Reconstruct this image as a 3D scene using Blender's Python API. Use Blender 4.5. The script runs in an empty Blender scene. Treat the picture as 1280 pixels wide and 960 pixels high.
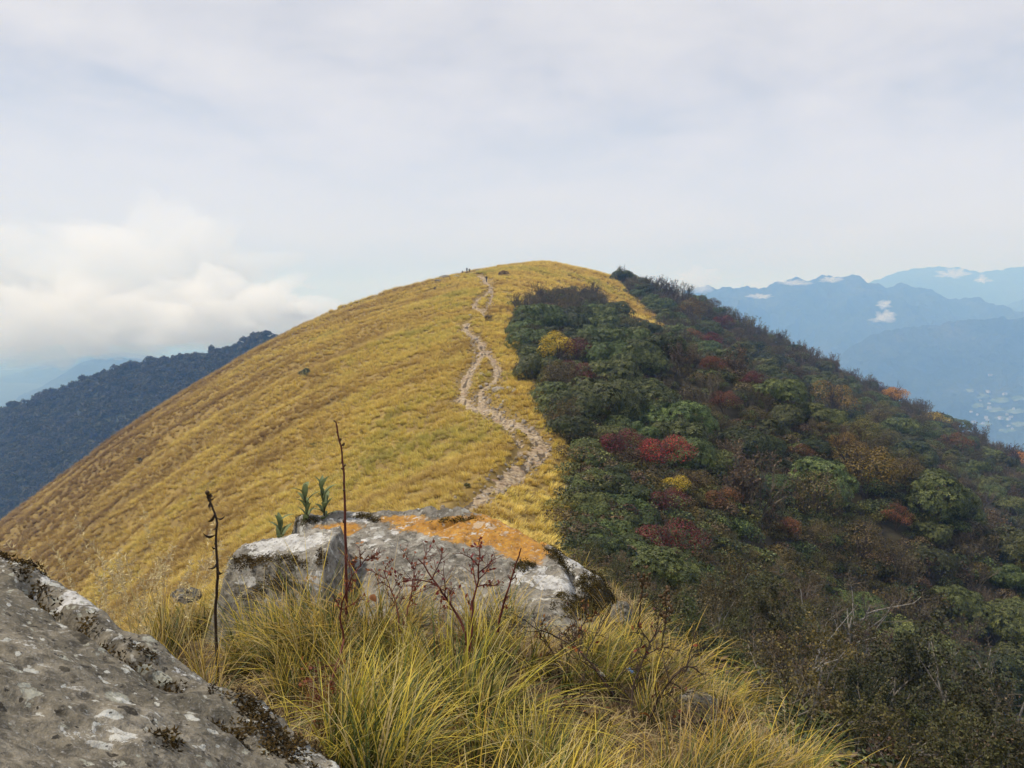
import bpy, math, random
import numpy as np
from mathutils import Vector, Matrix

R = math.radians
scene = bpy.context.scene
COL = scene.collection

# ------------------------------------------------------------------ camera
F_PX, PITCH = 1000.0, math.atan(90 / 1000.0)          # focal length in photo pixels (1280 wide); horizon near row 390
cam_data = bpy.data.cameras.new('camera')
cam_data.sensor_fit = 'HORIZONTAL'; cam_data.sensor_width = 36.0
cam_data.lens = 36.0 * F_PX / 1280.0
cam_data.clip_start = 0.05; cam_data.clip_end = 60000
cam = bpy.data.objects.new('camera', cam_data); COL.objects.link(cam)
cam.location = (0, 0, 0); cam.rotation_euler = (math.pi / 2 - PITCH, 0, 0)
scene.camera = cam

# ------------------------------------------------------------------ light, sky, exposure
SUN_EL, SUN_AZ = R(56), R(-88)                         # azimuth measured from +Y (view direction) towards +X
SUN_STRENGTH, SUN_ANGLE = 5.0, R(4)
SKY_STRENGTH = 0.1
scene.view_settings.view_transform = 'Standard'
scene.view_settings.look = 'None'
scene.view_settings.exposure = -0.24
scene.view_settings.gamma = 1.0
scene.cycles.use_denoising = True
scene.cycles.max_bounces = 6
scene.cycles.transparent_max_bounces = 8
scene.cycles.volume_bounces = 5
scene.cycles.volume_step_rate = 1.0

sun_dir = Vector((math.sin(SUN_AZ) * math.cos(SUN_EL), math.cos(SUN_AZ) * math.cos(SUN_EL), math.sin(SUN_EL)))
ld = bpy.data.lights.new('sun', 'SUN'); ld.energy = SUN_STRENGTH; ld.angle = SUN_ANGLE; ld.color = (1.0, 0.945, 0.86)
sun = bpy.data.objects.new('sun', ld); COL.objects.link(sun)
sun.rotation_euler = (-sun_dir).to_track_quat('-Z', 'Y').to_euler()
sun.location = sun_dir * 300


class NT:
    """tiny helper to wire shader nodes"""
    def __init__(self, tree): self.t = tree; self.n = tree.nodes; self.l = tree.links
    def new(self, kind, **kw):
        nd = self.n.new(kind)
        for k, v in kw.items(): setattr(nd, k, v)
        return nd
    def link(self, a, b): self.l.new(a, b)
    def setin(self, nd, key, v):
        if hasattr(v, 'is_output'): self.l.new(v, nd.inputs[key])
        else: nd.inputs[key].default_value = v
    def math(self, op, a, b=0.0, c=None, clamp=False):
        nd = self.new('ShaderNodeMath', operation=op, use_clamp=clamp)
        self.setin(nd, 0, a); self.setin(nd, 1, b)
        if c is not None: self.setin(nd, 2, c)
        return nd.outputs[0]
    def noise(self, vec, scale, detail=5.0, rough=0.55, dist=0.0, lac=2.0):
        nd = self.new('ShaderNodeTexNoise')
        if vec is not None: self.link(vec, nd.inputs['Vector'])
        nd.inputs['Scale'].default_value = scale; nd.inputs['Detail'].default_value = detail
        nd.inputs['Roughness'].default_value = rough; nd.inputs['Distortion'].default_value = dist
        nd.inputs['Lacunarity'].default_value = lac
        return nd.outputs['Fac']
    def ramp(self, fac, stops, interp='LINEAR'):
        nd = self.new('ShaderNodeValToRGB'); cr = nd.color_ramp; cr.interpolation = interp
        while len(cr.elements) < len(stops): cr.elements.new(0.5)
        for e, (p, c) in zip(cr.elements, stops):
            e.position = p; e.color = (*c, 1.0) if not np.isscalar(c) else (c, c, c, 1.0)
        self.link(fac, nd.inputs[0]); return nd.outputs[0]
    def remap(self, v, a, b, c=0.0, d=1.0, smooth=True):
        nd = self.new('ShaderNodeMapRange', interpolation_type='SMOOTHSTEP' if smooth else 'LINEAR')
        self.setin(nd, 0, v)
        for i, x in enumerate((a, b, c, d)): nd.inputs[i + 1].default_value = x
        return nd.outputs[0]
    def mix(self, fac, a, b, mode='MIX'):
        nd = self.new('ShaderNodeMix', data_type='RGBA', blend_type=mode)
        self.setin(nd, 0, fac)
        for i, x in ((6, a), (7, b)):
            if hasattr(x, 'is_output'): self.link(x, nd.inputs[i])
            else: nd.inputs[i].default_value = (*x, 1.0) if len(x) == 3 else x
        return nd.outputs[2]
    def attr(self, name, kind='GEOMETRY', out='Fac'):
        nd = self.new('ShaderNodeAttribute', attribute_type=kind, attribute_name=name); return nd.outputs[out]


world = bpy.data.worlds.new('World'); scene.world = world; world.use_nodes = True
W = NT(world.node_tree); W.n.clear()
w_out = W.new('ShaderNodeOutputWorld'); bg = W.new('ShaderNodeBackground'); bg.inputs['Strength'].default_value = SKY_STRENGTH
W.link(bg.outputs[0], w_out.inputs['Surface'])
sky = W.new('ShaderNodeTexSky', sky_type='NISHITA'); sky.sun_disc = False
sky.sun_elevation = SUN_EL; sky.sun_rotation = SUN_AZ; sky.altitude = 2500; sky.air_density = 1.0; sky.dust_density = 2.0
geo = W.new('ShaderNodeTexCoord'); sep = W.new('ShaderNodeSeparateXYZ'); W.link(geo.outputs['Generated'], sep.inputs[0])
# clouds live on layers: direction divided by (elevation + c) gives a receding ceiling
el = W.math('MAXIMUM', sep.outputs[2], -0.1)
den = W.math('ADD', el, 0.16)
cx = W.math('DIVIDE', sep.outputs[0], den); cy = W.math('DIVIDE', sep.outputs[1], den)
comb = W.new('ShaderNodeCombineXYZ'); W.link(cx, comb.inputs[0]); W.link(cy, comb.inputs[1]); W.link(W.math('MULTIPLY', sep.outputs[2], 1.5), comb.inputs[2])
ceil_n = W.noise(comb.outputs[0], 0.75, 7.0, 0.52, 0.35)
fine_n = W.noise(comb.outputs[0], 2.6, 6.0, 0.55, 0.3)
dirm = W.new('ShaderNodeMapping'); W.link(geo.outputs['Generated'], dirm.inputs[0]); dirm.inputs['Scale'].default_value = (1.0, 1.0, 1.9)
puff_n = W.noise(dirm.outputs[0], 5.2, 8.0, 0.56, 0.25)
# cover: nearly closed, thin blue openings near the horizon
cover = W.remap(W.math('ADD', W.math('MULTIPLY', ceil_n, 0.7), W.math('MULTIPLY', fine_n, 0.3)), 0.33, 0.50, 0.55, 1.0)
ceil_col = W.ramp(W.math('ADD', W.math('MULTIPLY', ceil_n, 0.65), W.math('MULTIPLY', fine_n, 0.35)),
                  [(0.32, (5.6, 5.9, 7.0)), (0.44, (7.1, 7.3, 8.3)), (0.54, (8.4, 8.45, 9.2)), (0.66, (9.6, 9.55, 10.0))])
col = W.mix(cover, W.mix(0.6, sky.outputs[0], (5.2, 6.6, 8.6)), ceil_col)
# a paler, faintly warm band low over the horizon
band = W.remap(W.math('ABSOLUTE', W.math('SUBTRACT', sep.outputs[2], 0.13)), 0.0, 0.20, 0.8, 0.0)
col = W.mix(band, col, (9.0, 9.3, 10.8))
# low cumulus banks with lumpy edges, clear gaps between them
low = W.remap(sep.outputs[2], 0.015, 0.10, 1.0, 0.0)
bank = W.remap(W.math('ADD', puff_n, W.math('MULTIPLY', low, 0.10)), 0.50, 0.62, 0.0, 1.0)
gap = W.math('MULTIPLY', low, 0.85)
col = W.mix(gap, col, (5.7, 6.6, 9.4))
col = W.mix(W.math('MULTIPLY', bank, W.math('MULTIPLY', low, 0.35)), col, (8.2, 9.0, 10.2))
W.link(col, bg.inputs['Color'])


# ------------------------------------------------------------------ numeric helpers
def pix_dir(px, py):
    """photo pixel -> world direction with unit Y (depth)"""
    px = np.asarray(px, float); py = np.asarray(py, float)
    a = (px - 640) / F_PX; b = (480 - py) / F_PX
    c, s = math.cos(PITCH), math.sin(PITCH)
    dx, dy, dz = a, c + s * b, -s + c * b
    return dx / dy, dz / dy
def at(px, py, D):
    u, v = pix_dir(px, py); return np.stack([u * D, np.ones_like(u) * D, v * D], -1)
def to_pix(x, y, z):
    c, s = math.cos(PITCH), math.sin(PITCH)
    f = y * c - z * s; up = y * s + z * c
    return 640 + F_PX * x / f, 480 - F_PX * up / f

def _hash(ix, iy, seed):
    h = (ix.astype(np.int64) * 374761393 + iy.astype(np.int64) * 668265263 + seed * 1442695041) & 0xFFFFFFFF
    h = ((h ^ (h >> 13)) * 1274126177) & 0xFFFFFFFF
    return ((h ^ (h >> 16)) & 0xFFFFFF) / float(0xFFFFFF)
def vnoise(x, y, seed=0):
    """gradient noise about -1..1"""
    x = np.asarray(x, float); y = np.asarray(y, float)
    ix = np.floor(x); iy = np.floor(y); fx = x - ix; fy = y - iy
    sx = fx * fx * fx * (fx * (fx * 6 - 15) + 10); sy = fy * fy * fy * (fy * (fy * 6 - 15) + 10)
    def g(ax, ay, dx, dy):
        t = _hash(ax, ay, seed) * 2 * np.pi
        return np.cos(t) * dx + np.sin(t) * dy
    a = g(ix, iy, fx, fy); b = g(ix + 1, iy, fx - 1, fy); c = g(ix, iy + 1, fx, fy - 1); d = g(ix + 1, iy + 1, fx - 1, fy - 1)
    return 1.5 * ((a * (1 - sx) + b * sx) * (1 - sy) + (c * (1 - sx) + d * sx) * sy)
def fbm(x, y, seed=0, octaves=4, gain=0.5):
    t = 0; a = 1.0; f = 1.0
    for o in range(octaves):
        t = t + a * vnoise(x * f + 17.3 * o, y * f - 9.1 * o, seed + o); a *= gain; f *= 2.03
    return t
def ridged(x, y, seed=0, octaves=5):
    t = 0; a = 0.5; f = 1.0
    for o in range(octaves):
        t = t + a * (1 - np.abs(vnoise(x * f + 7.7 * o, y * f + 3.3 * o, seed + o))); a *= 0.5; f *= 2.1
    return t
def sstep(a, b, x):
    t = np.clip((np.asarray(x, float) - a) / (b - a), 0, 1); return t * t * (3 - 2 * t)
def spline(x, xs, ys):
    """smooth monotone-ish cubic through control points"""
    xs = np.asarray(xs, float); ys = np.asarray(ys, float); x = np.clip(x, xs[0], xs[-1])
    d = np.diff(ys) / np.diff(xs); m = np.empty_like(ys); m[0], m[-1] = d[0], d[-1]
    m[1:-1] = (d[:-1] * np.diff(xs)[1:] + d[1:] * np.diff(xs)[:-1]) / (np.diff(xs)[1:] + np.diff(xs)[:-1])
    i = np.clip(np.searchsorted(xs, x) - 1, 0, len(xs) - 2); h = xs[i + 1] - xs[i]; t = (x - xs[i]) / h
    return ((2*t**3 - 3*t**2 + 1) * ys[i] + (t**3 - 2*t**2 + t) * h * m[i] + (-2*t**3 + 3*t**2) * ys[i+1] + (t**3 - t**2) * h * m[i+1])

# ------------------------------------------------------------------ the lie of the land (camera at the origin, +Y is the view)
ZR_Y = [-400, -60, -12, 0, 3, 5.5, 8, 14, 25, 36, 46, 58, 78, 95, 110, 150, 190, 235, 262, 285, 300, 330, 400, 700]
ZR_Z = [-200, -16, -2.6, -1.62, -1.62, -1.85, -3.0, -5.6, -8.6, -9.7, -10.0, -9.6, -8.4, -7.0, -5.6, -0.9, 4.8, 11.0, 14.8, 17.3, 17.6, 14, -8, -180]
XR_Y = [-60, 0, 5, 25, 40, 60, 100, 150, 200, 240, 285, 350, 600]
XR_X = [0, 0, 0, -1, -2, 0.5, -2.5, -5, -4, 0, 10, 22, 60]
PL_Y = [-50, 0, 5, 25, 45, 75, 110, 170, 240, 300, 500]
PL = np.array([[.6, .9, 10], [.10, 1.0, 3.0], [.12, 1.0, 4.0], [.55, .8, 18], [.48, .75, 26], [.40, .74, 38], [.30, .74, 56], [.23, .72, 92], [.225, .70, 118], [.225, .73, 118], [.2, .9, 100]])
PR_Y = [-50, 0, 5, 25, 45, 75, 110, 170, 240, 300, 500]
PR = np.array([[.6, .9, 10], [.10, 1.3, 2.2], [.15, .6, 3.2], [.48, .58, 8], [.40, .66, 26], [.30, .62, 40], [.26, .50, 60], [.24, .40, 60], [.29, .46, 80], [.26, .50, 80], [.3, .8, 60]])
VALLEY = -460.0
def _drop(s, k1, k2, s0):
    t = np.minimum(s / s0, 1.0)
    return k1 * s + (k2 - k1) * (s0 * (t**3 - t**4 / 2) + np.maximum(s - s0, 0))
def H(x, y, detail=True):
    x = np.asarray(x, float); y = np.asarray(y, float)
    zr = spline(y, ZR_Y, ZR_Z); xr = spline(y, XR_Y, XR_X)
    s = x - xr
    w = np.interp(y, [0, 10, 60, 150, 260], [0.6, 1.5, 3.0, 5.0, 8.0])
    sr = np.sqrt(s * s + w * w) - w
    l = [np.interp(y, PL_Y, PL[:, i]) for i in range(3)]; r = [np.interp(y, PR_Y, PR[:, i]) for i in range(3)]
    z = zr - np.where(s < 0, _drop(sr, *l), _drop(sr, *r))
    # the knoll the camera stands on breaks off sharply to the right
    xe = np.interp(y, [0, 2.4, 3, 3.5, 4.2, 5, 7, 12], [1.4, 1.18, 1.02, .84, .66, .60, .5, .5])
    z = z - 1.0 * .15 * np.logaddexp(0, np.clip((x - xe) / .15, -40, 14)) * (1 - sstep(8, 22, y))
    # spur and hollow on the wooded side
    def bump(x0, y0, x1, y1, wd, amp):
        dx, dy = x1 - x0, y1 - y0; L2 = dx * dx + dy * dy
        t = np.clip(((x - x0) * dx + (y - y0) * dy) / L2, 0, 1)
        d2 = (x - x0 - t * dx)**2 + (y - y0 - t * dy)**2
        return amp * np.exp(-d2 / (wd * wd)) * sstep(0, .35, t)
    z = z + bump(8, 118, 52, 74, 11, 6.5) + bump(20, 150, 80, 120, 16, -6.0) + bump(14, 60, 46, 38, 12, -3.5)
    far = sstep(14, 60, y)
    if detail:
        # ribs and gullies running down the grassy side, larger swells, tussocky ground
        sl = np.maximum(-s, 0)
        rib = vnoise((y + 0.42 * sl) / 27.0, sl / 120.0 + 1.1, 4) * 1.9 + vnoise((y + 0.35 * sl) / 12.0, sl / 70.0 + 3.1, 5) * 1.0 + vnoise((y + 0.5 * sl) / 5.0, sl / 30.0, 6) * 0.30
        z = z + far * (rib * sstep(5, 40, sl) + fbm(x / 30, y / 30, 11, 3) * 0.7 * sstep(4, 25, np.abs(s)))
        z = z + (fbm(x / 3.2, y / 3.2, 21, 3) * 0.13 + far * fbm(x / 9.0, y / 9.0, 25, 2) * 0.28) * np.clip(np.abs(y) / 10, .25, 1)
    ks = 25.0
    z = VALLEY + ks * np.logaddexp(0, (z - VALLEY) / ks)          # soft landing on the valley floor
    return z
def cast(px, py, dmin=6.0, dmax=420.0, n=2600):
    """where the line of sight through a photo pixel meets the ground"""
    u, v = pix_dir(px, py); D = dmin * (dmax / dmin) ** np.linspace(0, 1, n)
    u = np.atleast_1d(u); v = np.atleast_1d(v)
    out = np.full((len(u), 3), np.nan)
    for i in range(len(u)):
        below = v[i] * D < H(u[i] * D, D)
        if below.any():
            d = D[np.argmax(below)]; out[i] = (u[i] * d, d, H(u[i] * d, d))
    return out

# ------------------------------------------------------------------ mesh and material helpers
def mesh_data(name, verts, faces, mats=(), smooth=True, attrs=None, mat_index=None):
    """faces: (n,3) or (n,4) int array, or a list of such arrays"""
    me = bpy.data.meshes.new(name)
    verts = np.asarray(verts, np.float32)
    fl = faces if isinstance(faces, list) else [faces]
    fl = [np.asarray(f, np.int32) for f in fl if len(f)]
    loops = np.concatenate([f.ravel() for f in fl]); tot = np.concatenate([np.full(len(f), f.shape[1], np.int32) for f in fl])
    start = np.concatenate([[0], np.cumsum(tot)[:-1]]).astype(np.int32)
    me.vertices.add(len(verts)); me.vertices.foreach_set('co', verts.ravel())
    me.loops.add(len(loops)); me.loops.foreach_set('vertex_index', loops)
    me.polygons.add(len(tot)); me.polygons.foreach_set('loop_start', start); me.polygons.foreach_set('loop_total', tot)
    me.polygons.foreach_set('use_smooth', np.full(len(tot), smooth, bool))
    for m in mats: me.materials.append(m)
    if mat_index is not None: me.polygons.foreach_set('material_index', np.asarray(mat_index, np.int32))
    for k, v in (attrs or {}).items():
        a = me.attributes.new(k, 'FLOAT', 'POINT'); a.data.foreach_set('value', np.asarray(v, np.float32).ravel())
    me.update(calc_edges=True); me.validate(verbose=False)
    return me
def link(name, data, parent=None, label=None, cat=None, group=None, kind=None, loc=None, rot=None, scale=None):
    o = bpy.data.objects.new(name, data); COL.objects.link(o)
    if parent is not None: o.parent = parent
    if loc is not None: o.location = loc
    if rot is not None: o.rotation_euler = rot
    if scale is not None: o.scale = scale if hasattr(scale, '__len__') else (scale,) * 3
    if label: o['label'] = label
    if cat: o['category'] = cat
    if group: o['group'] = group
    if kind: o['kind'] = kind
    return o
def grid_faces(nr, nc, wrap=False):
    i = np.arange(nr - 1)[:, None]; j = np.arange(nc if wrap else nc - 1)[None, :]
    jn = (j + 1) % nc
    return np.stack(np.broadcast_arrays(i * nc + j, i * nc + jn, (i + 1) * nc + jn, (i + 1) * nc + j), -1).reshape(-1, 4)

def material(name):
    m = bpy.data.materials.new(name); m.use_nodes = True
    t = NT(m.node_tree); t.n.clear()
    out = t.new('ShaderNodeOutputMaterial'); bs = t.new('ShaderNodeBsdfPrincipled')
    bs.inputs['Roughness'].default_value = 0.85
    if 'Specular IOR Level' in bs.inputs: bs.inputs['Specular IOR Level'].default_value = 0.25
    t.link(bs.outputs[0], out.inputs['Surface'])
    return m, t, bs, out
def bump(t, bs, height, strength=0.4, dist=0.05):
    b = t.new('ShaderNodeBump'); b.inputs['Strength'].default_value = strength; b.inputs['Distance'].default_value = dist
    t.link(height, b.inputs['Height']); t.link(b.outputs[0], bs.inputs['Normal'])

# ------------------------------------------------------------------ the trail, traced on the photograph and dropped on the ground
TRAIL_PX = [
  ([(560,650),(575,637),(600,615),(622,603),(640,590),(657,577),(668,562),(670,548),(662,538),(647,530),(625,519),(605,511),(590,505),(578,497),(580,482),(588,464),(598,447),(602,432),(596,422),(584,415),(583,406),(590,400),(601,398),(604,391),(595,384),(594,378),(601,371),(611,364),(614,359),(607,352),(607,347)], 0.60),
  ([(600,430),(607,437),(618,452),(622,464),(615,476),(603,486),(602,497),(611,510),(626,517),(642,524),(660,532),(676,545),(677,560),(664,575)], 0.52),
  ([(590,505),(604,514),(624,526),(642,541),(649,556),(647,570),(638,584),(628,596)], 0.32),
  ([(607,349),(598,343),(586,340),(572,341)], 0.7),
  ([(604,391),(611,380),(614,370),(616,361)], 0.35),
  ([(583,485),(592,492),(606,502),(628,511),(648,520),(668,535),(684,552),(680,570),(660,586)], 0.22),
  ([(640,590),(628,592),(612,603),(598,613),(588,622)], 0.26),
  ([(660,577),(655,590),(636,604),(612,618),(590,632)], 0.24),
  ([(598,447),(592,436),(590,424),(584,415)], 0.25),
  ([(622,464),(626,474),(620,486),(612,496)], 0.25),
]
def resample(P, step):
    P = np.asarray(P, float); d = np.r_[0, np.cumsum(np.linalg.norm(np.diff(P, axis=0), axis=1))]
    s = np.arange(0, d[-1], step); Q = np.stack([spline(s, d, P[:, i]) for i in range(P.shape[1])], 1); return Q
TR = []
for pts, hw in TRAIL_PX:
    q = cast([p[0] for p in pts], [p[1] for p in pts]); q = q[~np.isnan(q[:, 0])]
    q = resample(q[:, :2], 0.5); n = np.arange(len(q)) * .5
    w = hw * (1 + 0.3 * vnoise(n / 4.0, n * 0 + hw * 9, 3)) * np.interp(q[:, 1], [40, 70, 230], [1.0, 1.1, 1.45])
    q[:, 0] += 0.25 * vnoise(n / 3.0, n * 0 + 4.4 + hw, 8)
    TR.append(np.c_[q, w])
TRAIL = np.concatenate(TR)
def trail_dist(x, y):
    """signed distance to the edge of the nearest strand (negative inside)"""
    x = np.asarray(x, float); y = np.asarray(y, float); out = np.full(x.shape, 99.0)
    sel = np.flatnonzero(((np.abs(x) < 24) & (y > 30) & (y < 262)).ravel()); xf, yf, of = x.ravel(), y.ravel(), out.ravel()
    for c in range(0, len(sel), 20000):
        k = sel[c:c + 20000]
        d = np.hypot(xf[k, None] - TRAIL[None, :, 0], yf[k, None] - TRAIL[None, :, 1]) - TRAIL[None, :, 2]
        of[k] = d.min(1)
    return of.reshape(x.shape)
def trail_mask(x, y, d=None):
    """below 0.18 is bare earth; grass islands split the strands"""
    d = trail_dist(x, y) if d is None else d
    return d + 0.22 * fbm(x / 1.1, y / 1.1, 41, 3) + 0.16 * fbm(x / .4, y / .4, 45, 2) + 1.3 * np.maximum(0, vnoise(x / 1.3, y / 3.2, 53) - .30)
def G(x, y):
    """ground height with the trodden trench"""
    z = H(x, y); d = trail_dist(x, y)
    return z - 0.42 * (1 - sstep(-0.25, 0.40, d))

# forest outline on the ground, in photo pixels (where the trees stand, not their tops)
FOREST_PX = np.array([(752,1100),(748,790),(722,700),(708,655),(706,610),(716,572),(698,540),(682,512),(678,488),(656,448),(638,414),(634,392),(662,380),(700,370),(738,368),(757,380),(775,398),(800,410),(826,424),(838,418),(826,402),(804,382),(784,366),(772,350),(790,330),(900,330),(1600,330),(1900,1100)], float)
def in_poly(px, py, P):
    inside = np.zeros(px.shape, bool); n = len(P)
    for i in range(n):
        x0, y0 = P[i]; x1, y1 = P[(i + 1) % n]
        c = ((y0 > py) != (y1 > py)) & (px < (x1 - x0) * (py - y0) / (y1 - y0 + 1e-12) + x0)
        inside ^= c
    return inside
def in_forest(x, y, z):
    yy = np.maximum(y, 0.5); px, py = to_pix(x, yy, z)
    f = in_poly(px + np.clip(330 / yy, 2.5, 6) * (fbm(x / 5.0, y / 5.0, 57, 3) - .5), py, FOREST_PX)
    return f & (y > 7) & (x > 1.5) & (y < 420)

# ------------------------------------------------------------------ the ground, one sheet from underfoot to the horizon
th = np.concatenate([np.arange(-180, -44, 4.0), np.arange(-44, 44, 0.2), np.arange(44, 180, 4.0)])
rr = np.concatenate([0.4 * (2 / 0.4) ** np.linspace(0, 1, 24)[:-1], 2 * (380 / 2) ** np.linspace(0, 1, 430)[:-1], 380 * (13000 / 380) ** np.linspace(0, 1, 64)])
TH, RR = np.meshgrid(np.radians(th), rr)
gx, gy = RR * np.sin(TH), RR * np.cos(TH)
gz = G(gx, gy)
gz = gz + np.where(RR > 900, fbm(gx / 900, gy / 900, 31, 4) * 26 * sstep(900, 2500, RR), 0)
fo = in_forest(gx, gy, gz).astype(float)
td = trail_dist(gx, gy)
nr, nc = gx.shape

m_ground, t, bs, _ = material('ground_soil_and_thatch')
tc = t.new('ShaderNodeTexCoord').outputs['Object']
n1 = t.noise(tc, 0.09, 6, 0.6); n2 = t.noise(tc, 1.3, 6, 0.65); n3 = t.noise(tc, 9.0, 5, 0.6)
grass = t.ramp(n1, [(0.30, (.150, .100, .026)), (0.48, (.235, .155, .036)), (0.62, (.300, .205, .050)), (0.75, (.200, .155, .045))])
grass = t.mix(t.remap(n2, .35, .7, 0, .6), grass, (.085, .060, .022))
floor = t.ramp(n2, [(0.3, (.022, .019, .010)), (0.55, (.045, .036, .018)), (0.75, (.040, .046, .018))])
thatch = t.ramp(n3, [(0.3, (.030, .020, .011)), (0.5, (.075, .050, .024)), (0.7, (.15, .105, .05))])
valley = t.ramp(t.noise(tc, 0.004, 6, 0.6), [(0.35, (.030, .045, .022)), (0.55, (.050, .065, .028)), (0.72, (.10, .11, .05))])
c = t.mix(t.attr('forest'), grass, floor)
c = t.mix(t.attr('near'), c, thatch)
c = t.mix(t.attr('valley'), c, valley)
t.link(c, bs.inputs['Base Color']); bump(t, bs, n3, .6, .06)
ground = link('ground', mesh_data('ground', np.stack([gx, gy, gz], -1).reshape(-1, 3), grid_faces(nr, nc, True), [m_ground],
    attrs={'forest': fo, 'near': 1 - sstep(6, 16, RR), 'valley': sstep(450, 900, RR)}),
    label='grassy mountain ridge and the land falling away to the valley', kind='structure')

# ------------------------------------------------------------------ trail surface: bare trodden earth with ruts and half-buried stone
px0 = np.arange(-22, 22, 0.16); py0 = np.arange(36, 246, 0.2)
PX, PY = np.meshgrid(px0, py0)
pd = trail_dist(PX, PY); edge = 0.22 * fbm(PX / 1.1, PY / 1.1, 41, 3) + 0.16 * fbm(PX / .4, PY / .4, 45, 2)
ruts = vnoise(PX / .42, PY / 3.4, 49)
keep = trail_mask(PX, PY, pd) < 0.18
pz = G(PX, PY) + 0.10 - 0.22 * sstep(-0.35, 0.18, pd + edge)
pz += 0.07 * fbm(PX / .9, PY / .9, 43, 4) - .10 * np.maximum(ruts, 0) + 0.10 * np.maximum(0, vnoise(PX / .7, PY / .5, 47) - .25)
idx = -np.ones(PX.size, int); pf = grid_faces(*PX.shape)
pf = pf[keep.ravel()[pf].all(1)]; used = np.unique(pf); idx[used] = np.arange(len(used))
m_trail, t, bs, _ = material('trail_earth')
tc = t.new('ShaderNodeTexCoord').outputs['Object']
n1 = t.noise(tc, 0.35, 5, 0.6); n2 = t.noise(tc, 3.0, 6, 0.68); n3 = t.noise(tc, 1.4, 4, 0.6, 0.6)
c = t.ramp(n2, [(0.30, (.085, .055, .030)), (0.43, (.20, .145, .088)), (0.55, (.36, .280, .180)), (0.75, (.49, .41, .285))])
c = t.mix(t.remap(n1,  .52, .66, 0, .6), c, (.25, .155, .095))
c = t.mix(t.remap(n3, .60, .70, 0, .8), c, (.42, .41, .39))
c = t.mix(t.remap(t.noise(tc, 2.1, 5, .6), .60, .68, 0, .85), c, (.10, .075, .03))
c = t.mix(t.remap(t.math('ADD', t.attr('rim'), t.math('MULTIPLY', n2, .5)), .55, .95, 0, .9), c, (.062, .043, .024))  # dark earth tone on rims and in ruts, painting the shade there
t.link(c, bs.inputs['Base Color']); bump(t, bs, n2, .9, .12)
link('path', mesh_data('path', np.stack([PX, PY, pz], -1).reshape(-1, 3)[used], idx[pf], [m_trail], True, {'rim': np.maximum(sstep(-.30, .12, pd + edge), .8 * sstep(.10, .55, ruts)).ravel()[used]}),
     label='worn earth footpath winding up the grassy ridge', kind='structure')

# ------------------------------------------------------------------ far hills and mountains
class Mountain:
    def __init__(self, crest, D, run, base, seed, amp, pw=1.35, wl=700.0, dD=0.0):
        self.c = np.array(crest, float); self.D, self.run, self.base, self.seed, self.amp, self.pw, self.wl, self.dD = D, run, base, seed, amp, pw, wl, dD
    def surf(self, px, tt):
        """px: photo column of the crest; tt: -1 (back foot) .. 0 crest .. 1 (front foot)"""
        py = spline(px, self.c[:, 0], self.c[:, 1]) + 1.5 * fbm(px / 26, px * 0 + self.seed, self.seed + 21, 4, .55) ; Dc = self.D + self.dD * (px - 640) / 640.0
        u, v = pix_dir(px, py); X = u * Dc; Z = v * Dc; a = np.abs(tt)
        Y = Dc - tt * self.run
        w = X + 0.45 * self.wl * vnoise(X / self.wl / 1.3, Y / self.wl / 1.3, self.seed + 9)
        rdg = ridged(w / self.wl + 0.25 * Y / self.wl, Y / self.wl * 0.55, self.seed, 5) - 0.62
        k = (1 - a) ** self.pw
        z = self.base + (Z - self.base) * k + rdg * self.amp * sstep(0, 0.28, a) * (1 - a * 0.55)
        z = z + self.amp * 0.05 * fbm(X / self.wl * 9, Y / self.wl * 9, self.seed + 3, 3)
        xx = X * (Y / Dc) ** 0.35
        return xx, Y, z
    def build(self, name, mat, label, nx=420, nt=100):
        px = np.linspace(self.c[0, 0], self.c[-1, 0], nx); tt = np.concatenate([np.linspace(-1, 0, 16)[:-1], np.linspace(0, 1, nt) ** 1.3])
        P, T = np.meshgrid(px, tt); x, y, z = self.surf(P, T)
        return link(name, mesh_data(name, np.stack([x, y, z], -1).reshape(-1, 3), grid_faces(*P.shape), [mat]), label=label, kind='structure')
m_mtn, t, bs, _ = material('forested_mountain')
tc = t.new('ShaderNodeTexCoord').outputs['Object']
n1 = t.noise(tc, 0.0035, 7, .62); n2 = t.noise(tc, 0.03, 6, .65)
c = t.ramp(n1, [(0.35, (.020, .032, .018)), (0.55, (.042, .055, .026)), (0.70, (.085, .085, .045))])
c = t.mix(t.remap(n2, .35, .65, 0, .6), c, (.018, .026, .016))
t.link(c, bs.inputs['Base Color']); bump(t, bs, n2, 1.0, 25)

M_main = Mountain([(780,392),(835,374),(870,360),(886,357),(902,359),(930,361),(950,359),(975,353),(1000,349),(1030,347),(1065,345),(1080,349),(1092,355),(1110,357),(1140,357),(1160,361),(1178,370),(1195,372),(1222,373),(1250,383),(1280,392),(1340,412),(1450,440),(1600,455)], 4700, 1400, VALLEY - 10, 61, 430, 1.25, 800)
M_main.build('mountain', m_mtn, 'broad hazy blue mountain beyond the wooded slope')
M_spur = Mountain([(960,600),(1000,520),(1030,470),(1054,442),(1078,424),(1107,414),(1150,408),(1200,401),(1260,397),(1330,396),(1450,390),(1650,400)], 3500, 900, VALLEY - 12, 67, 200, 1.7, 500)
M_spur.build('mountain', m_mtn, 'darker blue mountain spur above the valley settlement')
Mountain([(1010,400),(1060,366),(1100,349),(1125,340),(1150,335),(1175,333),(1205,335),(1228,341),(1245,338),(1280,333),(1350,326),(1450,335),(1600,350)], 7600, 1900, VALLEY - 10, 71, 380, 1.2, 1300).build('mountain', m_mtn, 'palest and farthest blue mountain range on the skyline')
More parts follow.
